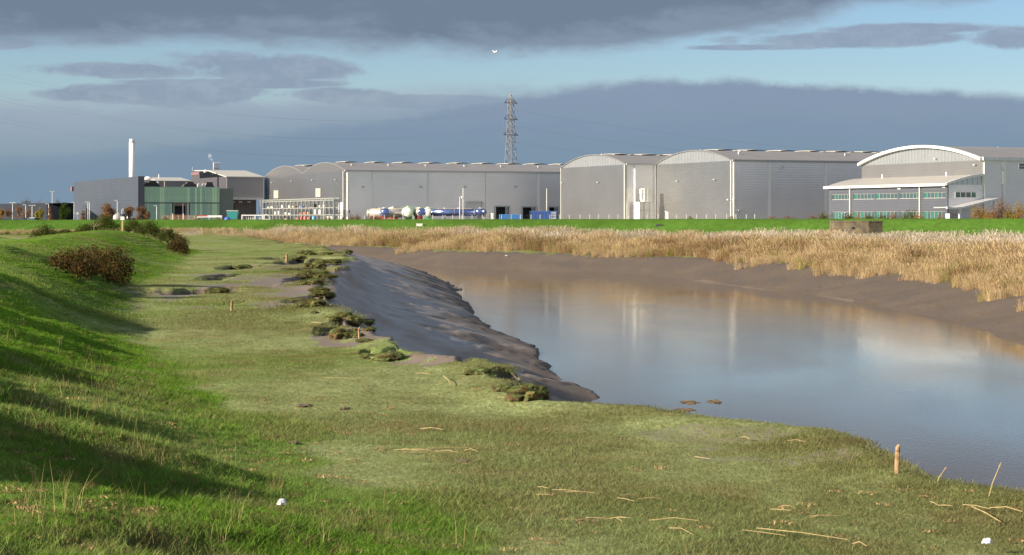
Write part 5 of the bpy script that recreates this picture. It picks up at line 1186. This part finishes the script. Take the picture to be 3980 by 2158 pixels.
# --- yard clutter
def yard():
    def at(u, Y, z=GZ): return ((u-CX)/F*Y, Y, z)
    # cars (mostly hidden behind the bank)
    def car(u, Y, col, lab, rz):
        t = thing('parked_car', lab, 'car', at(u, Y, GZ+.15), rz, 'cars in the factory car park')
        MB().prism([(-2.1, .35), (2.1, .35), (2.15, .8), (1.3, .98), (-1.5, 1.0), (-2.1, .9)], -.85, .85, 1).build('body', col, t)
        MB().prism([(-1.6, 1.0), (1.1, 1.0), (.5, 1.48), (-1.1, 1.5)], -.72, .72, 1).build('cabin', glass_m, t); MB().prism([(-1.1, 1.5), (.5, 1.48), (.45, 1.54), (-1.05, 1.56)], -.68, .68, 1).build('roof', col, t)
        for x in (-1.35, 1.35):
            for s in (-1, 1): MB().tube((x, s*.7, .33), (x, s*.88, .33), .33, n=12).build('wheel', tyre, t)
    car(28, 476, mat('silver_car', (.45, .47, .50), .3, .5), 'silver grey car, leftmost in the car park', R(10)); car(76, 478, mat('red_car', (.45, .06, .03), .3), 'red car parked between the russet trees', R(4))
    car(95, 482, mat('dark_blue_car', (.04, .06, .10), .3), 'dark blue car right of the red one', R(5)); car(132, 470, mat('white_car', (.78, .78, .78), .3), 'white car just left of the yellow tree', R(80))
    car(398, 476, mat('white_car', (0, 0, 0)), 'white car behind the bushes near the signpost', R(6)); car(540, 474, mat('white_car', (0, 0, 0)), 'long white car before the glazed hall', R(0))
    # silver tank end left
    tanker(456, 848, 456, .98, 6, R(95), chrome, chrome, 'rounded silver tank end beside the signpost, far left of the others', None, steel)
    tanker(500, 846, 470, .55, 5, R(95), chrome, chrome, 'small silver tank end just right of the signpost', None, steel)
    # pallet stacks
    wood = mat('pallet_wood', (.42, .29, .19), .85, 0, .25, 2, .01); wood2 = mat('pale_wood', (.55, .42, .30), .85, 0, .2, 2)
    for i, (u0, u1, h, lab) in enumerate(((630, 672, 2.2, 'leftmost stack of brown pallets before the glazed hall'), (673, 712, 2.35, 'second stack of pallets, under the dark doorway'), (713, 757, 2.25, 'rightmost stack of brown pallets before the glazed hall'))):
        t = thing('pallet_stack', lab, 'pallets', at(u0, 450), R(3), 'pallet stacks'); L = (u1-u0)/F*450
        n = 15
        for k in range(n):
            z = h*k/n; q = MB(); j = random.uniform(-.06, .06); q.box(j, L+j, 0, 1.2, z+h/n*.62, z+h/n*.9)
            for s in (0, .47, .93): q.box(L*s+j, L*s+.14+j, 0, 1.2, z, z+h/n*.6)
            q.build('pallet', wood if k % 3 else wood2, t)
    for i, u in enumerate((671, 713)): t = tag(MB().tube((0, 0, 0), (0, 0, 2.6), .12, n=6).build('timber_post', wood2, None, False, at(u, 448)), 'pale timber post standing %s of the middle pallet stack' % ('left', 'right')[i], 'post')
    # teal skip, blue tarpaulin
    t = thing('skip', 'teal open topped skip with pale rim beside the loading bay', 'skip', at(880, 462), R(2)); L = 45/F*462; z1 = EYE+(HZ-819)/F*462-GZ
    MB().prism([(.0, z1), (L, z1), (L-.3, z1-1.9), (.3, z1-1.9)], 0, 2.2, 1).build('body', mat('teal_paint', (.03, .24, .22), .5), t); MB().box(-.05, L+.05, -.08, -.003, z1-.14, z1+.06).build('rim', trim, t)
    MB().box(.4, L-.4, .2, 2.0, 0, z1-1.9).build('base_frame', steel, t)
    t = thing('covered_load', 'load under a rumpled blue tarpaulin before the teal skip', 'load', at(884, 452)); MB().box(-.5, .5, .2, 1.2, 0, .8).build('load', wood, t)
    MB().lathe([(.75, .5), (.78, 1.0), (.66, 1.5), (.35, 1.85), (.03, 1.95)], 11).build('tarpaulin', mat('blue_tarp', (.05, .12, .45), .45, 0, .25, 2), t, True)
    # flat trailer
    t = thing('flat_trailer', 'long white topped flat trailer with red sheet at its left end', 'trailer', at(765, 448), R(2)); L = 96/F*448
    MB().box(0, L, 0, 2.3, 1.75, 1.95).build('deck', white, t); MB().box(.2, L*.4, .1, 2.2, 1.96, 2.25).build('red_sheet', mat('red_sheet', (.42, .09, .07), .6), t)
    MB().box(L*.42, L, .1, 2.2, 1.96, 2.2).build('white_sheet', white, t)
    for f in (.02, .5, .98): MB().box(L*f-.1, L*f+.1, 0, .15, 0, 1.75).build('stake', trim, t)
    for f in (.15, .3, .8): MB().tube((L*f, .1, .5), (L*f, .4, .5), .5, n=14).build('wheel', tyre, t)
    # white lorry with an open framed body
    t = thing('lorry', 'white lorry with open framed body before the steel racking', 'lorry', at(938, 447), R(1)); k = 447/F
    zt = EYE+(HZ-835)*k*1.0-GZ; Lb = 84*k
    MB().box(0, Lb, 0, 2.3, .8, .95).build('bed', trim, t); MB().box(0, Lb, 0, 2.3, zt-.25, zt).build('body_roof', white, t)
    for x in (0, Lb*.60, Lb-.25): MB().box(x, x+.25, 0, .2, .95, zt-.25).build('body_post', white, t)
    for i in range(8): x = .4+i*(Lb-.8)/8; MB().box(x, x+.25, .3, .36, .95, zt-.25).build('side_slat', trim, t)
    MB().prism([(Lb+.1, .5), (Lb+1.5, .5), (Lb+1.55, 1.3), (Lb+1.2, zt+.05), (Lb+.1, zt+.1)], 0, 2.2, 1).build('cab', white, t); MB().prism([(Lb+.35, 1.45), (Lb+1.25, 1.45), (Lb+1.08, zt-.15), (Lb+.35, zt-.15)], -.04, -.003, 1).build('cab_window', glass_m, t)
    for x in (1.0, 2.2, Lb+.8): MB().tube((x, 0, .45), (x, .3, .45), .45, n=14).build('wheel', tyre, t)
    # drums and bins
    for u, m, lab in ((1186, mat('coral_drum', (.62, .13, .13), .5), 'coral red drum below the steel racking'), (1173, redc, 'dark red drum left of the coral one'), (1220, mat('sky_blue_drum', (.10, .32, .62), .5), 'sky blue drum below the steel racking')):
        t = thing('drum', lab, 'drum', at(u, 446)); MB().lathe([(.38, 0), (.4, .05), (.4, .75), (.42, .8), (.4, .85), (.4, 1.75), (.36, 1.95), (.02, 1.97)], 16).build('barrel', m, t, True); MB().tube((0, 0, 1.97), (0, 0, 2.05), .1, n=8).build('cap', steel, t)
    t = thing('white_cabinet', 'small cream cabinet at the right end of the racking', 'cabinet', at(1287, 444)); MB().box(-.28, .28, 0, .4, 1.2, 2.0).build('cabinet', cw, t); MB().box(-.2, .2, .1, .3, 0, 1.2).build('stand', steel, t)
    # road sign back
    t = thing('round_sign', 'round pale sign on a thin pole before the slab block', 'sign', at(301, 480)); MB().tube((0, 0, 0), (0, 0, 2.6), .05, n=6).build('pole', steel, t); MB().tube((0, -.05, 2.7), (0, 0, 2.7), .32, n=20).build('disc', lampm, t)
    # hedge-side fence panels left
    # pillbox
    Y = 255; x0, x1, xm = [(u-CX)/F*Y for u in (3241, 3424, 3368)]; zt = EYE+(HZ-858)/F*Y; z0 = Hs((x0+x1)/2, Y)-.3
    t = thing('pillbox', 'squat weathered concrete pillbox standing behind the pale reeds', 'pillbox', ((x0+x1)/2, Y, z0)); c = (x0+x1)/2; h = zt-z0
    pm = mat('old_concrete', (.085, .07, .06), .95, 0, .4, 1.3, .05, col2=(.16, .13, .08))
    P = [(x0-c, .0), (xm-c, -1.4), (x1-c, -1.1), (x1-c, 3.2), (xm-c, 4.6), (x0-c, 3.4)]
    MB().prism(P, 0, h-.22, 2).build('walls', pm, t); MB().prism([(p[0]*1.015, p[1]*1.01-.03) for p in P], h-.22+.002, h, 2).build('roof_slab', pm, t)
    fx = (3312-CX)/F*Y-c; q = MB(); 
    f = (fx-(x0-c))/(xm-x0); yy = -1.4*f; q.box(fx-.16, fx+.16, yy-.12, yy+.2, h-1.0, h-.78); q.build('loophole', dark_m, t)
    # small blocks on the far bank
    for u, v, w, h, m, lab in ((1630, 873, 24, 9, white, 'small white block on the grass of the far flood bank'), (2562, 875, 22, 7, mat('dark_block', (.06, .06, .07), .7), 'small dark block on the far flood bank')):
        p = ground_at(u, v+8); k = p[1]/F; t = thing('marker_block', lab, 'block', p); MB().box(-w*k/2, w*k/2, 0, .6, 0, h*k).build('block', m, t); MB().box(-w*k/2-.04, w*k/2+.04, -.04, .64, h*k+.002, h*k+.08).build('lid', m, t)
yard()

# --- steam
def steam(name, u, v, w, h, Y, lab, seed, dens=.25):
    t = MB(); r = random.Random(seed); k = Y/F; X = (u-CX)/F*Y; z = EYE+(HZ-v)/F*Y
    import bmesh
    bm = bmesh.new()
    for i in range(7):
        f = i/6; s = (.18+.5*f*(1-.3*f))*w*k*.5
        mx = Matrix.Translation((w*k*(.35-.55*f)+r.uniform(-.1, .1)*w*k, r.uniform(-.3, .3), h*k*f)) @ Matrix.Diagonal((s*1.1, s, s*.9, 1))
        bmesh.ops.create_icosphere(bm, subdivisions=2, radius=1, matrix=mx)
    me = bpy.data.meshes.new(name); bm.to_mesh(me); bm.free(); o = bpy.data.objects.new(name, me); COL.objects.link(o); o.location = (X, Y, z)
    m = bpy.data.materials.new(name); m.use_nodes = True; nt = m.node_tree; nt.nodes.clear(); pv = nt.nodes.new('ShaderNodeVolumePrincipled'); out = nt.nodes.new('ShaderNodeOutputMaterial'); nt.links.new(pv.outputs[0], out.inputs['Volume'])
    pv.inputs['Color'].default_value = (.9, .9, .92, 1); n = nt.nodes.new('ShaderNodeTexNoise'); n.inputs['Scale'].default_value = 1.3; tc = nt.nodes.new('ShaderNodeTexCoord'); nt.links.new(tc.outputs['Object'], n.inputs['Vector'])
    mr = nt.nodes.new('ShaderNodeMapRange'); mr.inputs[1].default_value = .42; mr.inputs[2].default_value = .7; mr.inputs[3].default_value = 0; mr.inputs[4].default_value = dens*9; nt.links.new(n.outputs[0], mr.inputs[0]); nt.links.new(mr.outputs[0], pv.inputs['Density'])
    me.materials.append(m); tag(o, lab, 'steam', None, 'stuff')
steam('steam_plume', 818, 629, 26, 26, 583, 'thin white steam drifting from the pipe beside the six flues', 3)
steam('steam_plume', 606, 722, 40, 20, 512, 'wisp of white steam over the left end of the glazed hall', 4)

# --- birds
def gull(p, s, rz, lab, flying=True):
    t = thing('gull', lab, 'bird', p, rz, 'gulls'); wm = mat('gull_white', (.85, .85, .84), .6); gm = mat('gull_grey', (.38, .40, .43), .6)
    MB().lathe([(.005, -.24), (.035, -.18), (.07, -.05), (.068, .06), (.045, .14), (.042, .19), (.005, .24)], 12, Matrix.Scale(s, 4) @ Matrix.Rotation(R(90), 4, 'Y')).build('body', wm, t, True)
    MB().tube((.23*s, 0, 0), (.29*s, 0, -.01*s), .012*s, .003*s, n=5).build('beak', mat('beak_yellow', (.6, .4, .05), .5), t)
    if flying:
        for d in (-1, 1):
            q = MB(); P = [(.07, .05, .02), (.10, .30, .13), (.0, .62, .03), (-.03, .60, .028), (-.04, .32, .12), (-.09, .05, .02)]
            q.add([(a*s, d*b*s, c*s) for a, b, c in P]+[(a*s, d*b*s, (c+.012)*s) for a, b, c in P], [(0, 1, 4, 5), (1, 2, 3, 4), (6, 11, 10, 7), (7, 10, 9, 8), (0, 6, 7, 1), (1, 7, 8, 2), (2, 8, 9, 3), (3, 9, 10, 4), (4, 10, 11, 5), (5, 11, 6, 0)]); q.build('wing', gm if s > 1.5 else wm, t)
    else:
        for d in (-.02, .02): MB().tube((0, d*s, -.2*s), (0, d*s, 0), .006*s, n=4).build('leg', mat('beak_yellow', (0, 0, 0)), t)
        MB().lathe([(.005, -.25), (.05, -.1), (.04, .06), (.005, .1)], 10, Matrix.Translation((0, 0, .035*s)) @ Matrix.Scale(s, 4) @ Matrix.Rotation(R(90), 4, 'Y')).build('folded_wings', gm, t, True)
gull(((1925-CX)/F*160, 160, EYE+(HZ-202)/F*160), .8, R(150), 'white gull flying high in the blue gap of the sky')
gull(((2872-CX)/F*240, 240, EYE+(HZ-588)/F*240), 1.0, R(100), 'gull flying in front of the silver warehouse roof')
p = ground_at(1970, 1000); gull((p[0], p[1], p[2]+.2), 1.1, R(20), 'white gull standing on the far mud bank', False)

# --- posts, clods, debris in the foreground
def foreground():
    wd = mat('weathered_wood', (.28, .17, .09), .9, 0, .45, 8, .01, col2=(.46, .31, .17))
    for (u, vb, vt, w, lean, lab) in ((3486, 1842, 1736, 18, .07, 'pale wooden stake leaning at the edge of the water, far right'), (900, 1214, 1170, 9, 0, 'thin orange brown stake on the marsh beside a dark hollow'), (1396, 1316, 1276, 9, -.02, 'short pale stake at the edge of the mud slope'), (1114, 1027, 1004, 8, 0, 'stubby grey stake among the eroded clods')):
        x, y, z = ground_at(u, vb); k = y/F; h = (vb-vt)*k; r = w*k/2
        t = thing('wooden_stake', lab, 'stake', (x, y, z), random.uniform(0, 1), 'stakes along the river bank'); t.rotation_euler.y = lean
        m = MB(); n = 9; a = []
        for j, zz in enumerate((-.3, h*.3, h*.7, h*.96, h)):
            for i in range(n): th = 2*math.pi*i/n; rr = r*(1+.12*math.sin(3*th+j))*(.75 if j == 4 else 1); a.append((rr*math.cos(th), rr*math.sin(th), zz+(.02*math.cos(th) if j == 4 else 0)))
        fs = [(j*n+i, j*n+(i+1) % n, (j+1)*n+(i+1) % n, (j+1)*n+i) for j in range(4) for i in range(n)]+[tuple(range(4*n, 5*n)), tuple(range(n-1, -1, -1))]
        m.add(a, fs); m.build('stake_shaft', wd, t)
        rg = MB(); rg.tube((0, 0, h*.80), (0, 0, h*.80+.012), r*1.12, n=9); rg.build('wire_band', mat('rusty_wire', (.2, .1, .05), .8), t)
    # turf clods
    em = mat('clod_earth', (.05, .034, .018), .95, 0, .5, 7, .03, col2=(.17, .11, .035)); tm = mat('clod_turf', (.105, .13, .035), .95, 0, .35, 6, .04)
    tb = [blade_tuft('clod_grass_tuft_%s' % c, 44, .13, .07, .5, .008, .9, GR) for c in 'ab']; TP = []; TC = []
    def clod(u, v, w, h, lab, dry=0.0):
        x, y, z = ground_at(u, v); k = y/F; a = w*k/2; H = h*k*.7; import bmesh
        t = thing('turf_clod', lab, 'turf clod', (x, y, z), 0, 'turf clods slumped along the eroded bank'); bm = bmesh.new(); bmesh.ops.create_icosphere(bm, subdivisions=4, radius=1)
        P = np.array([vv.co[:] for vv in bm.verts]); nn = fbm(P[:, 0]*1.6+u, P[:, 1]*1.6+P[:, 2]*1.5, .8, 3, 5); n2 = fbm(np.arctan2(P[:, 1], P[:, 0])*3+u, P[:, 2]*1.2, .5, 2, 6)
        P2 = P*(1+.55*nn)[:, None]; P2[:, 0] *= a; P2[:, 1] *= a*1.3
        P2[:, 2] = np.where(P[:, 2] > 0, np.abs(P[:, 2])**.75*H*(.9+.5*nn), P2[:, 2]*H*.5)+H*.05*n2; side = np.clip(1-np.abs(P[:, 2])*1.2, 0, 1); P2[:, 0] += side*n2*a*.5*P[:, 0]; P2[:, 1] += side*n2*a*.6*P[:, 1]
        for vv, c in zip(bm.verts, P2): vv.co = c
        for nm, m, keep in (('turf_top', tm, 1), ('earth_face', em, 0)):
            b2 = bm.copy(); b2.normal_update(); dl = [f for f in b2.faces if (f.normal.z > .36) != bool(keep)]; bmesh.ops.delete(b2, geom=dl, context='FACES'); me = bpy.data.meshes.new(nm); [setattr(f, 'smooth', True) for f in b2.faces]; b2.to_mesh(me); b2.free(); me.materials.append(m); inst(nm, me, t)
        bm.normal_update()
        for f in bm.faces:
            if f.normal.z > .55 and random.random() < .30*min(1, (a*a)/.15): c = f.calc_center_median(); TP.append((x+c.x, y+c.y, z+c.z-.01)); TC.append((.12*random.uniform(.7, 1.3), .135*random.uniform(.7, 1.2), .04))
        bm.free()
    for a in ((2050, 1550, 150, 80, 'largest mossy turf clod with a dark ribbed face at the mud edge'), (1955, 1520, 70, 40, 'low clod touching the left side of the largest clod'), (1860, 1452, 100, 34, 'rounded green clod above and left of the largest one'), (1520, 1398, 110, 42, 'dark sided clod left of the white bent wire'), (1425, 1394, 60, 24, 'small dry clod at the left of the dark sided clod'),
              (1330, 1316, 90, 56, 'steep clod immediately left of the short pale stake'), (1370, 1256, 60, 46, 'upright tawny clod above the short pale stake'), (1215, 1190, 110, 38, 'long clod with ragged brown face in the middle of the broken bank'), (1340, 1230, 50, 26, 'small green clod on top of the mud slope'), (1215, 1105, 80, 30, 'brown split clod high on the mud'), (1250, 1150, 70, 26, 'reddish clod between the split clod and the ragged one'),
              (1230, 1070, 90, 22, 'flat clod beyond the split clod'), (1250, 1025, 70, 22, 'far clod at the tip of the broken bank'), (1150, 1010, 90, 18, 'long low clod farthest away along the broken bank'), (935, 1045, 80, 18, 'low clod beside the far left hollow'), (845, 1140, 80, 30, 'dark clod at the end of the long hollow')): clod(*a)
    rc = random.Random(5)
    words = ('nearest second third fourth fifth sixth seventh eighth ninth tenth eleventh twelfth thirteenth fourteenth fifteenth sixteenth seventeenth eighteenth nineteenth twentieth '
             'twenty-first twenty-second twenty-third twenty-fourth twenty-fifth twenty-sixth twenty-seventh farthest').split()
    vs_ = sorted([985+(1330-985)*rc.random()**1.1+rc.uniform(-6, 6) for _ in words], reverse=True)
    for wd_, v in zip(words, vs_):
        ue = float(np.interp(v, [985, 1035, 1120, 1235, 1330, 1420], [1290, 1275, 1250, 1330, 1450, 1800]))
        g = ground_at(ue+rc.gauss(-25, 38), v)
        clod(CX+F*g[0]/g[1], HZ+F*(EYE-g[2])/g[1], rc.uniform(26, 62), rc.uniform(12, 26), '%s small ragged clod in the broken line along the bank edge' % wd_)
    n = len(TP); scatter('clod_grass', np.array(TP), rng.uniform(.5, .9, n)*np.clip(np.array([p[1] for p in TP])/60, .7, 1.2), np.array(TC), tb, 'grass growing on the fallen clods')
    # lying reed stems
    st = mat('straw', (.34, .26, .125), .75, 0, .3, 12)
    G = [('crossed bundle of straw coloured reed stems lying in the middle of the grass', [(1532, 1768, 1625, 1771), (1590, 1774, 1790, 1773), (1640, 1777, 1765, 1762), (1700, 1770, 1780, 1775), (1805, 1766, 1857, 1771), (1600, 1760, 1845, 1754), (1560, 1764, 1700, 1768)]),
         ('four short reed stems lying right of centre on the grass', [(2090, 1915, 2130, 1920), (2145, 1928, 2240, 1932), (2195, 1937, 2310, 1940), (2085, 1944, 2138, 1945)]),
         ('sheaf of reed stems near the bottom edge, just right of centre', [(2175, 2043, 2330, 2046), (2240, 2049, 2345, 2043), (2275, 2033, 2370, 2036), (2370, 2040, 2420, 2052)]),
         ('loose reed stems lying above the long pale straw', [(2415, 1947, 2474, 1946), (2400, 1953, 2467, 1966), (2480, 1961, 2575, 1959)]), ('one long pale straw lying level above a bright grass tuft', [(2523, 2045, 2716, 2046), (2400, 2037, 2449, 2040)]),
         ('scattered bent straws in the bright grass tuft', [(2602, 2073, 2694, 2101), (2541, 2092, 2584, 2083), (2725, 2065, 2748, 2054)]), ('longest reed stems slanting along the bottom edge', [(2885, 2083, 3053, 2106), (2940, 2080, 3296, 2124)]), ('short straw at the bottom edge right of the longest stems', [(3314, 2135, 3369, 2145)]),
         ('two parallel straws right of centre', [(3145, 2026, 3262, 2027), (3148, 2038, 3216, 2036), (3180, 2058, 3226, 2045)]), ('pair of small straws left of the parallel ones', [(3029, 1994, 3078, 1993), (2995, 2003, 3075, 2008)]), ('kinked pale straw below the leaning stake', [(3618, 1975, 3645, 1988), (3645, 1988, 3703, 1991)]),
         ('long broken reed stem reaching the right edge', [(3743, 1980, 3848, 1998), (3848, 1998, 3975, 2014)]), ('dark thin stem crossing below the broken reed', [(3777, 1991, 3890, 2052)]), ('lone short straw below the kinked one', [(3492, 2043, 3522, 2040)]), ('thin long straw above the crossed bundle', [(1563, 1687, 1634, 1683), (1634, 1683, 1722, 1685)]),
         ('straight straw on the marsh left of centre', [(1263, 1483, 1392, 1487)]), ('small straw near the broken bank', [(1616, 1463, 1672, 1466)]), ('slanting straw pointing to the mud slope', [(1722, 1474, 1753, 1507)]), ('short red brown stick left of the largest clod', [(1927, 1514, 1960, 1518)]), ('small straw right below the largest clod', [(1932, 1562, 1965, 1561)]), ('short straw near the grassy point', [(2361, 1696, 2386, 1685)]),
         ('straws caught on the broken bank above the pale stake', [(1160, 1278, 1250, 1279), (1250, 1279, 1282, 1294), (1210, 1261, 1250, 1270), (1245, 1236, 1268, 1226), (1270, 1249, 1310, 1243)]), ('straws strewn over the marshy point', [(3063, 1727, 3130, 1732), (2880, 1716, 2915, 1722), (3330, 1790, 3380, 1780), (2700, 1790, 2760, 1800)]), ('dead stalk floating on the river near the bank', [])]
    for lab, ss_ in G:
        if not ss_: continue
        u, v = ss_[0][:2]; p0 = ground_at((ss_[0][0]+ss_[0][2])/2, (v+ss_[0][3])/2); t = thing('reed_debris', lab, 'dead reeds', p0, 0, 'dead reeds washed up on the grass')
        for a in ss_:
            A = Vector(ground_at(a[0], a[1])); B = Vector(ground_at(a[2], a[3])); 
            if abs(A.y-B.y) > 6: B.y = A.y; B.x = (a[2]-CX)/F*A.y; B.z = Hs(B.x, B.y)
            o = Vector(p0); up = Vector((0, 0, .045+random.uniform(0, .02))); A += up; B += up
            if (A-B).length > 2.5: B = A+(B-A).normalized()*2.5
            mid = (A+B)/2+Vector((0, 0, random.uniform(0, .03))); rr = .0042*random.uniform(.8, 1.3)*max(1, A.y/26)
            MB().tube(A-o, mid-o, rr, rr, n=5).tube(mid-o, B-o, rr, rr*.6, n=5).build('reed_stem', st, t)
    # white litter
    for u, v, w, lab in ((1094, 1998, 38, 'crumpled white bag lying in the grass at lower left of centre'), (3838, 2152, 40, 'white scrap lying at the bottom right corner'), (515, 907, 14, 'small white scrap on the right shoulder of the mound'), (617, 934, 14, 'second white scrap down the slope of the mound')):
        p = ground_at(u, v); k = p[1]/F; import bmesh; bm = bmesh.new(); bmesh.ops.create_icosphere(bm, subdivisions=3, radius=1)
        for q in bm.verts:
            f = 1+.5*float(fbm(np.array([q.co.x*3+u]), np.array([q.co.y*3+q.co.z*5]), 1.0, 3, 3)[0]); q.co = (q.co.x*w*k/2*f, q.co.y*w*k*.5*f, max(-.01, q.co.z*w*k*.42*f)+.05)
        me = bpy.data.meshes.new('litter'); bm.to_mesh(me); bm.free(); me.materials.append(mat('litter_white', (.55, .57, .60), .5, 0, .15, 20)); o = bpy.data.objects.new('litter', me); COL.objects.link(o); o.location = (p[0], p[1], p[2]+(.05 if w > 20 else .02)); tag(o, lab, 'litter')
    for lab, a in (('tall thin dead stalk leaning at the right edge before the river', (3838, 1935, 3888, 1815)), ('short thin dead stalk leaning left of the tall one', (3634, 1885, 3676, 1826))):
        p = ground_at(a[0], a[1]); k = p[1]/F; t = thing('dead_stalk', lab, 'stalk', p); w2 = (a[2]-a[0])*k; h2 = (a[1]-a[3])*k
        MB().path([(0, 0, -.05), (w2*.4, 0, h2*.45), (w2, .02, h2)], .006, 5).build('stem', mat('straw', (0, 0, 0)), t); MB().tube((w2*.97, .02, h2*.97), (w2*1.1, .02, h2*1.12), .011, .003, n=5).build('seed_head', mat('straw', (0, 0, 0)), t)
    # bent wire frame on the mud edge
    p = ground_at(1662, 1404); t = thing('wire_hoop', 'pale bent wire hoops stuck in the mud edge', 'wire', p); k = p[1]/F
    for dx in (0, 22): MB().path([(dx*k, 0, 0), ((dx+4)*k, 0, 16*k), ((dx+10)*k, 0, 18*k), ((dx+15)*k, 0, 0)], .006, 5).build('hoop', steel, t)
    # mole hills
    for u, v, w, lab in ((1805, 1798, 50, 'grey soil mound just below the crossed reed bundle'), (1968, 1928, 34, 'small soil mound left of the four short reeds'), (1180, 1580, 60, 'dark soil patch on the open grass'), (1340, 1592, 40, 'small soil patch right of the dark one'), (1140, 1726, 44, 'brown soil mound on the bright green slope'), (620, 1621, 60, 'brown bare patch on the left slope'), (775, 1278, 26, 'pale soil mound on the marsh left of the stakes')):
        p = ground_at(u, v); k = p[1]/F; import bmesh; bm = bmesh.new(); bmesh.ops.create_icosphere(bm, subdivisions=3, radius=1)
        for q in bm.verts:
            f = 1+.6*float(fbm(np.array([q.co.x*4+u]), np.array([q.co.y*4+q.co.z*3]), 1.0, 3, 3)[0]); q.co = (q.co.x*w*k/2*f, q.co.y*w*k*.8*f, q.co.z*.022*f+.012)
        me = bpy.data.meshes.new('soil_mound'); bm.to_mesh(me); bm.free(); me.materials.append(mat('bare_soil', (.13, .095, .065), .95, 0, .3, 9, .02)); o = bpy.data.objects.new('soil_mound', me); COL.objects.link(o); o.location = p; tag(o, lab, 'soil mound', 'soil mounds in the turf')
    # floating weed mats
    for u, v, w, lab in ((2640, 1595, 80, 'thin orange brown weed mat floating nearest the bank'), (2665, 1564, 60, 'weed mat floating just beyond the nearest one'), (2770, 1562, 40, 'small weed mat to the right on the blue water')):
        x, y = PX(u, v, -3.5); k = y/F; q = MB()
        for _ in range(40): a = random.gauss(0, w*k*.22); b = random.gauss(0, .35); l = random.uniform(.05, .22); an = random.gauss(0, .5); q.tube((a, b, .012), (a+l*math.cos(an), b+l*math.sin(an), .014), .012, n=4)
        o = q.build('floating_weed', mat('weed', (.13, .092, .05), .9), None, False, (x, y, -3.5)); tag(o, lab, 'weed mat', 'weed mats on the river')
foreground()
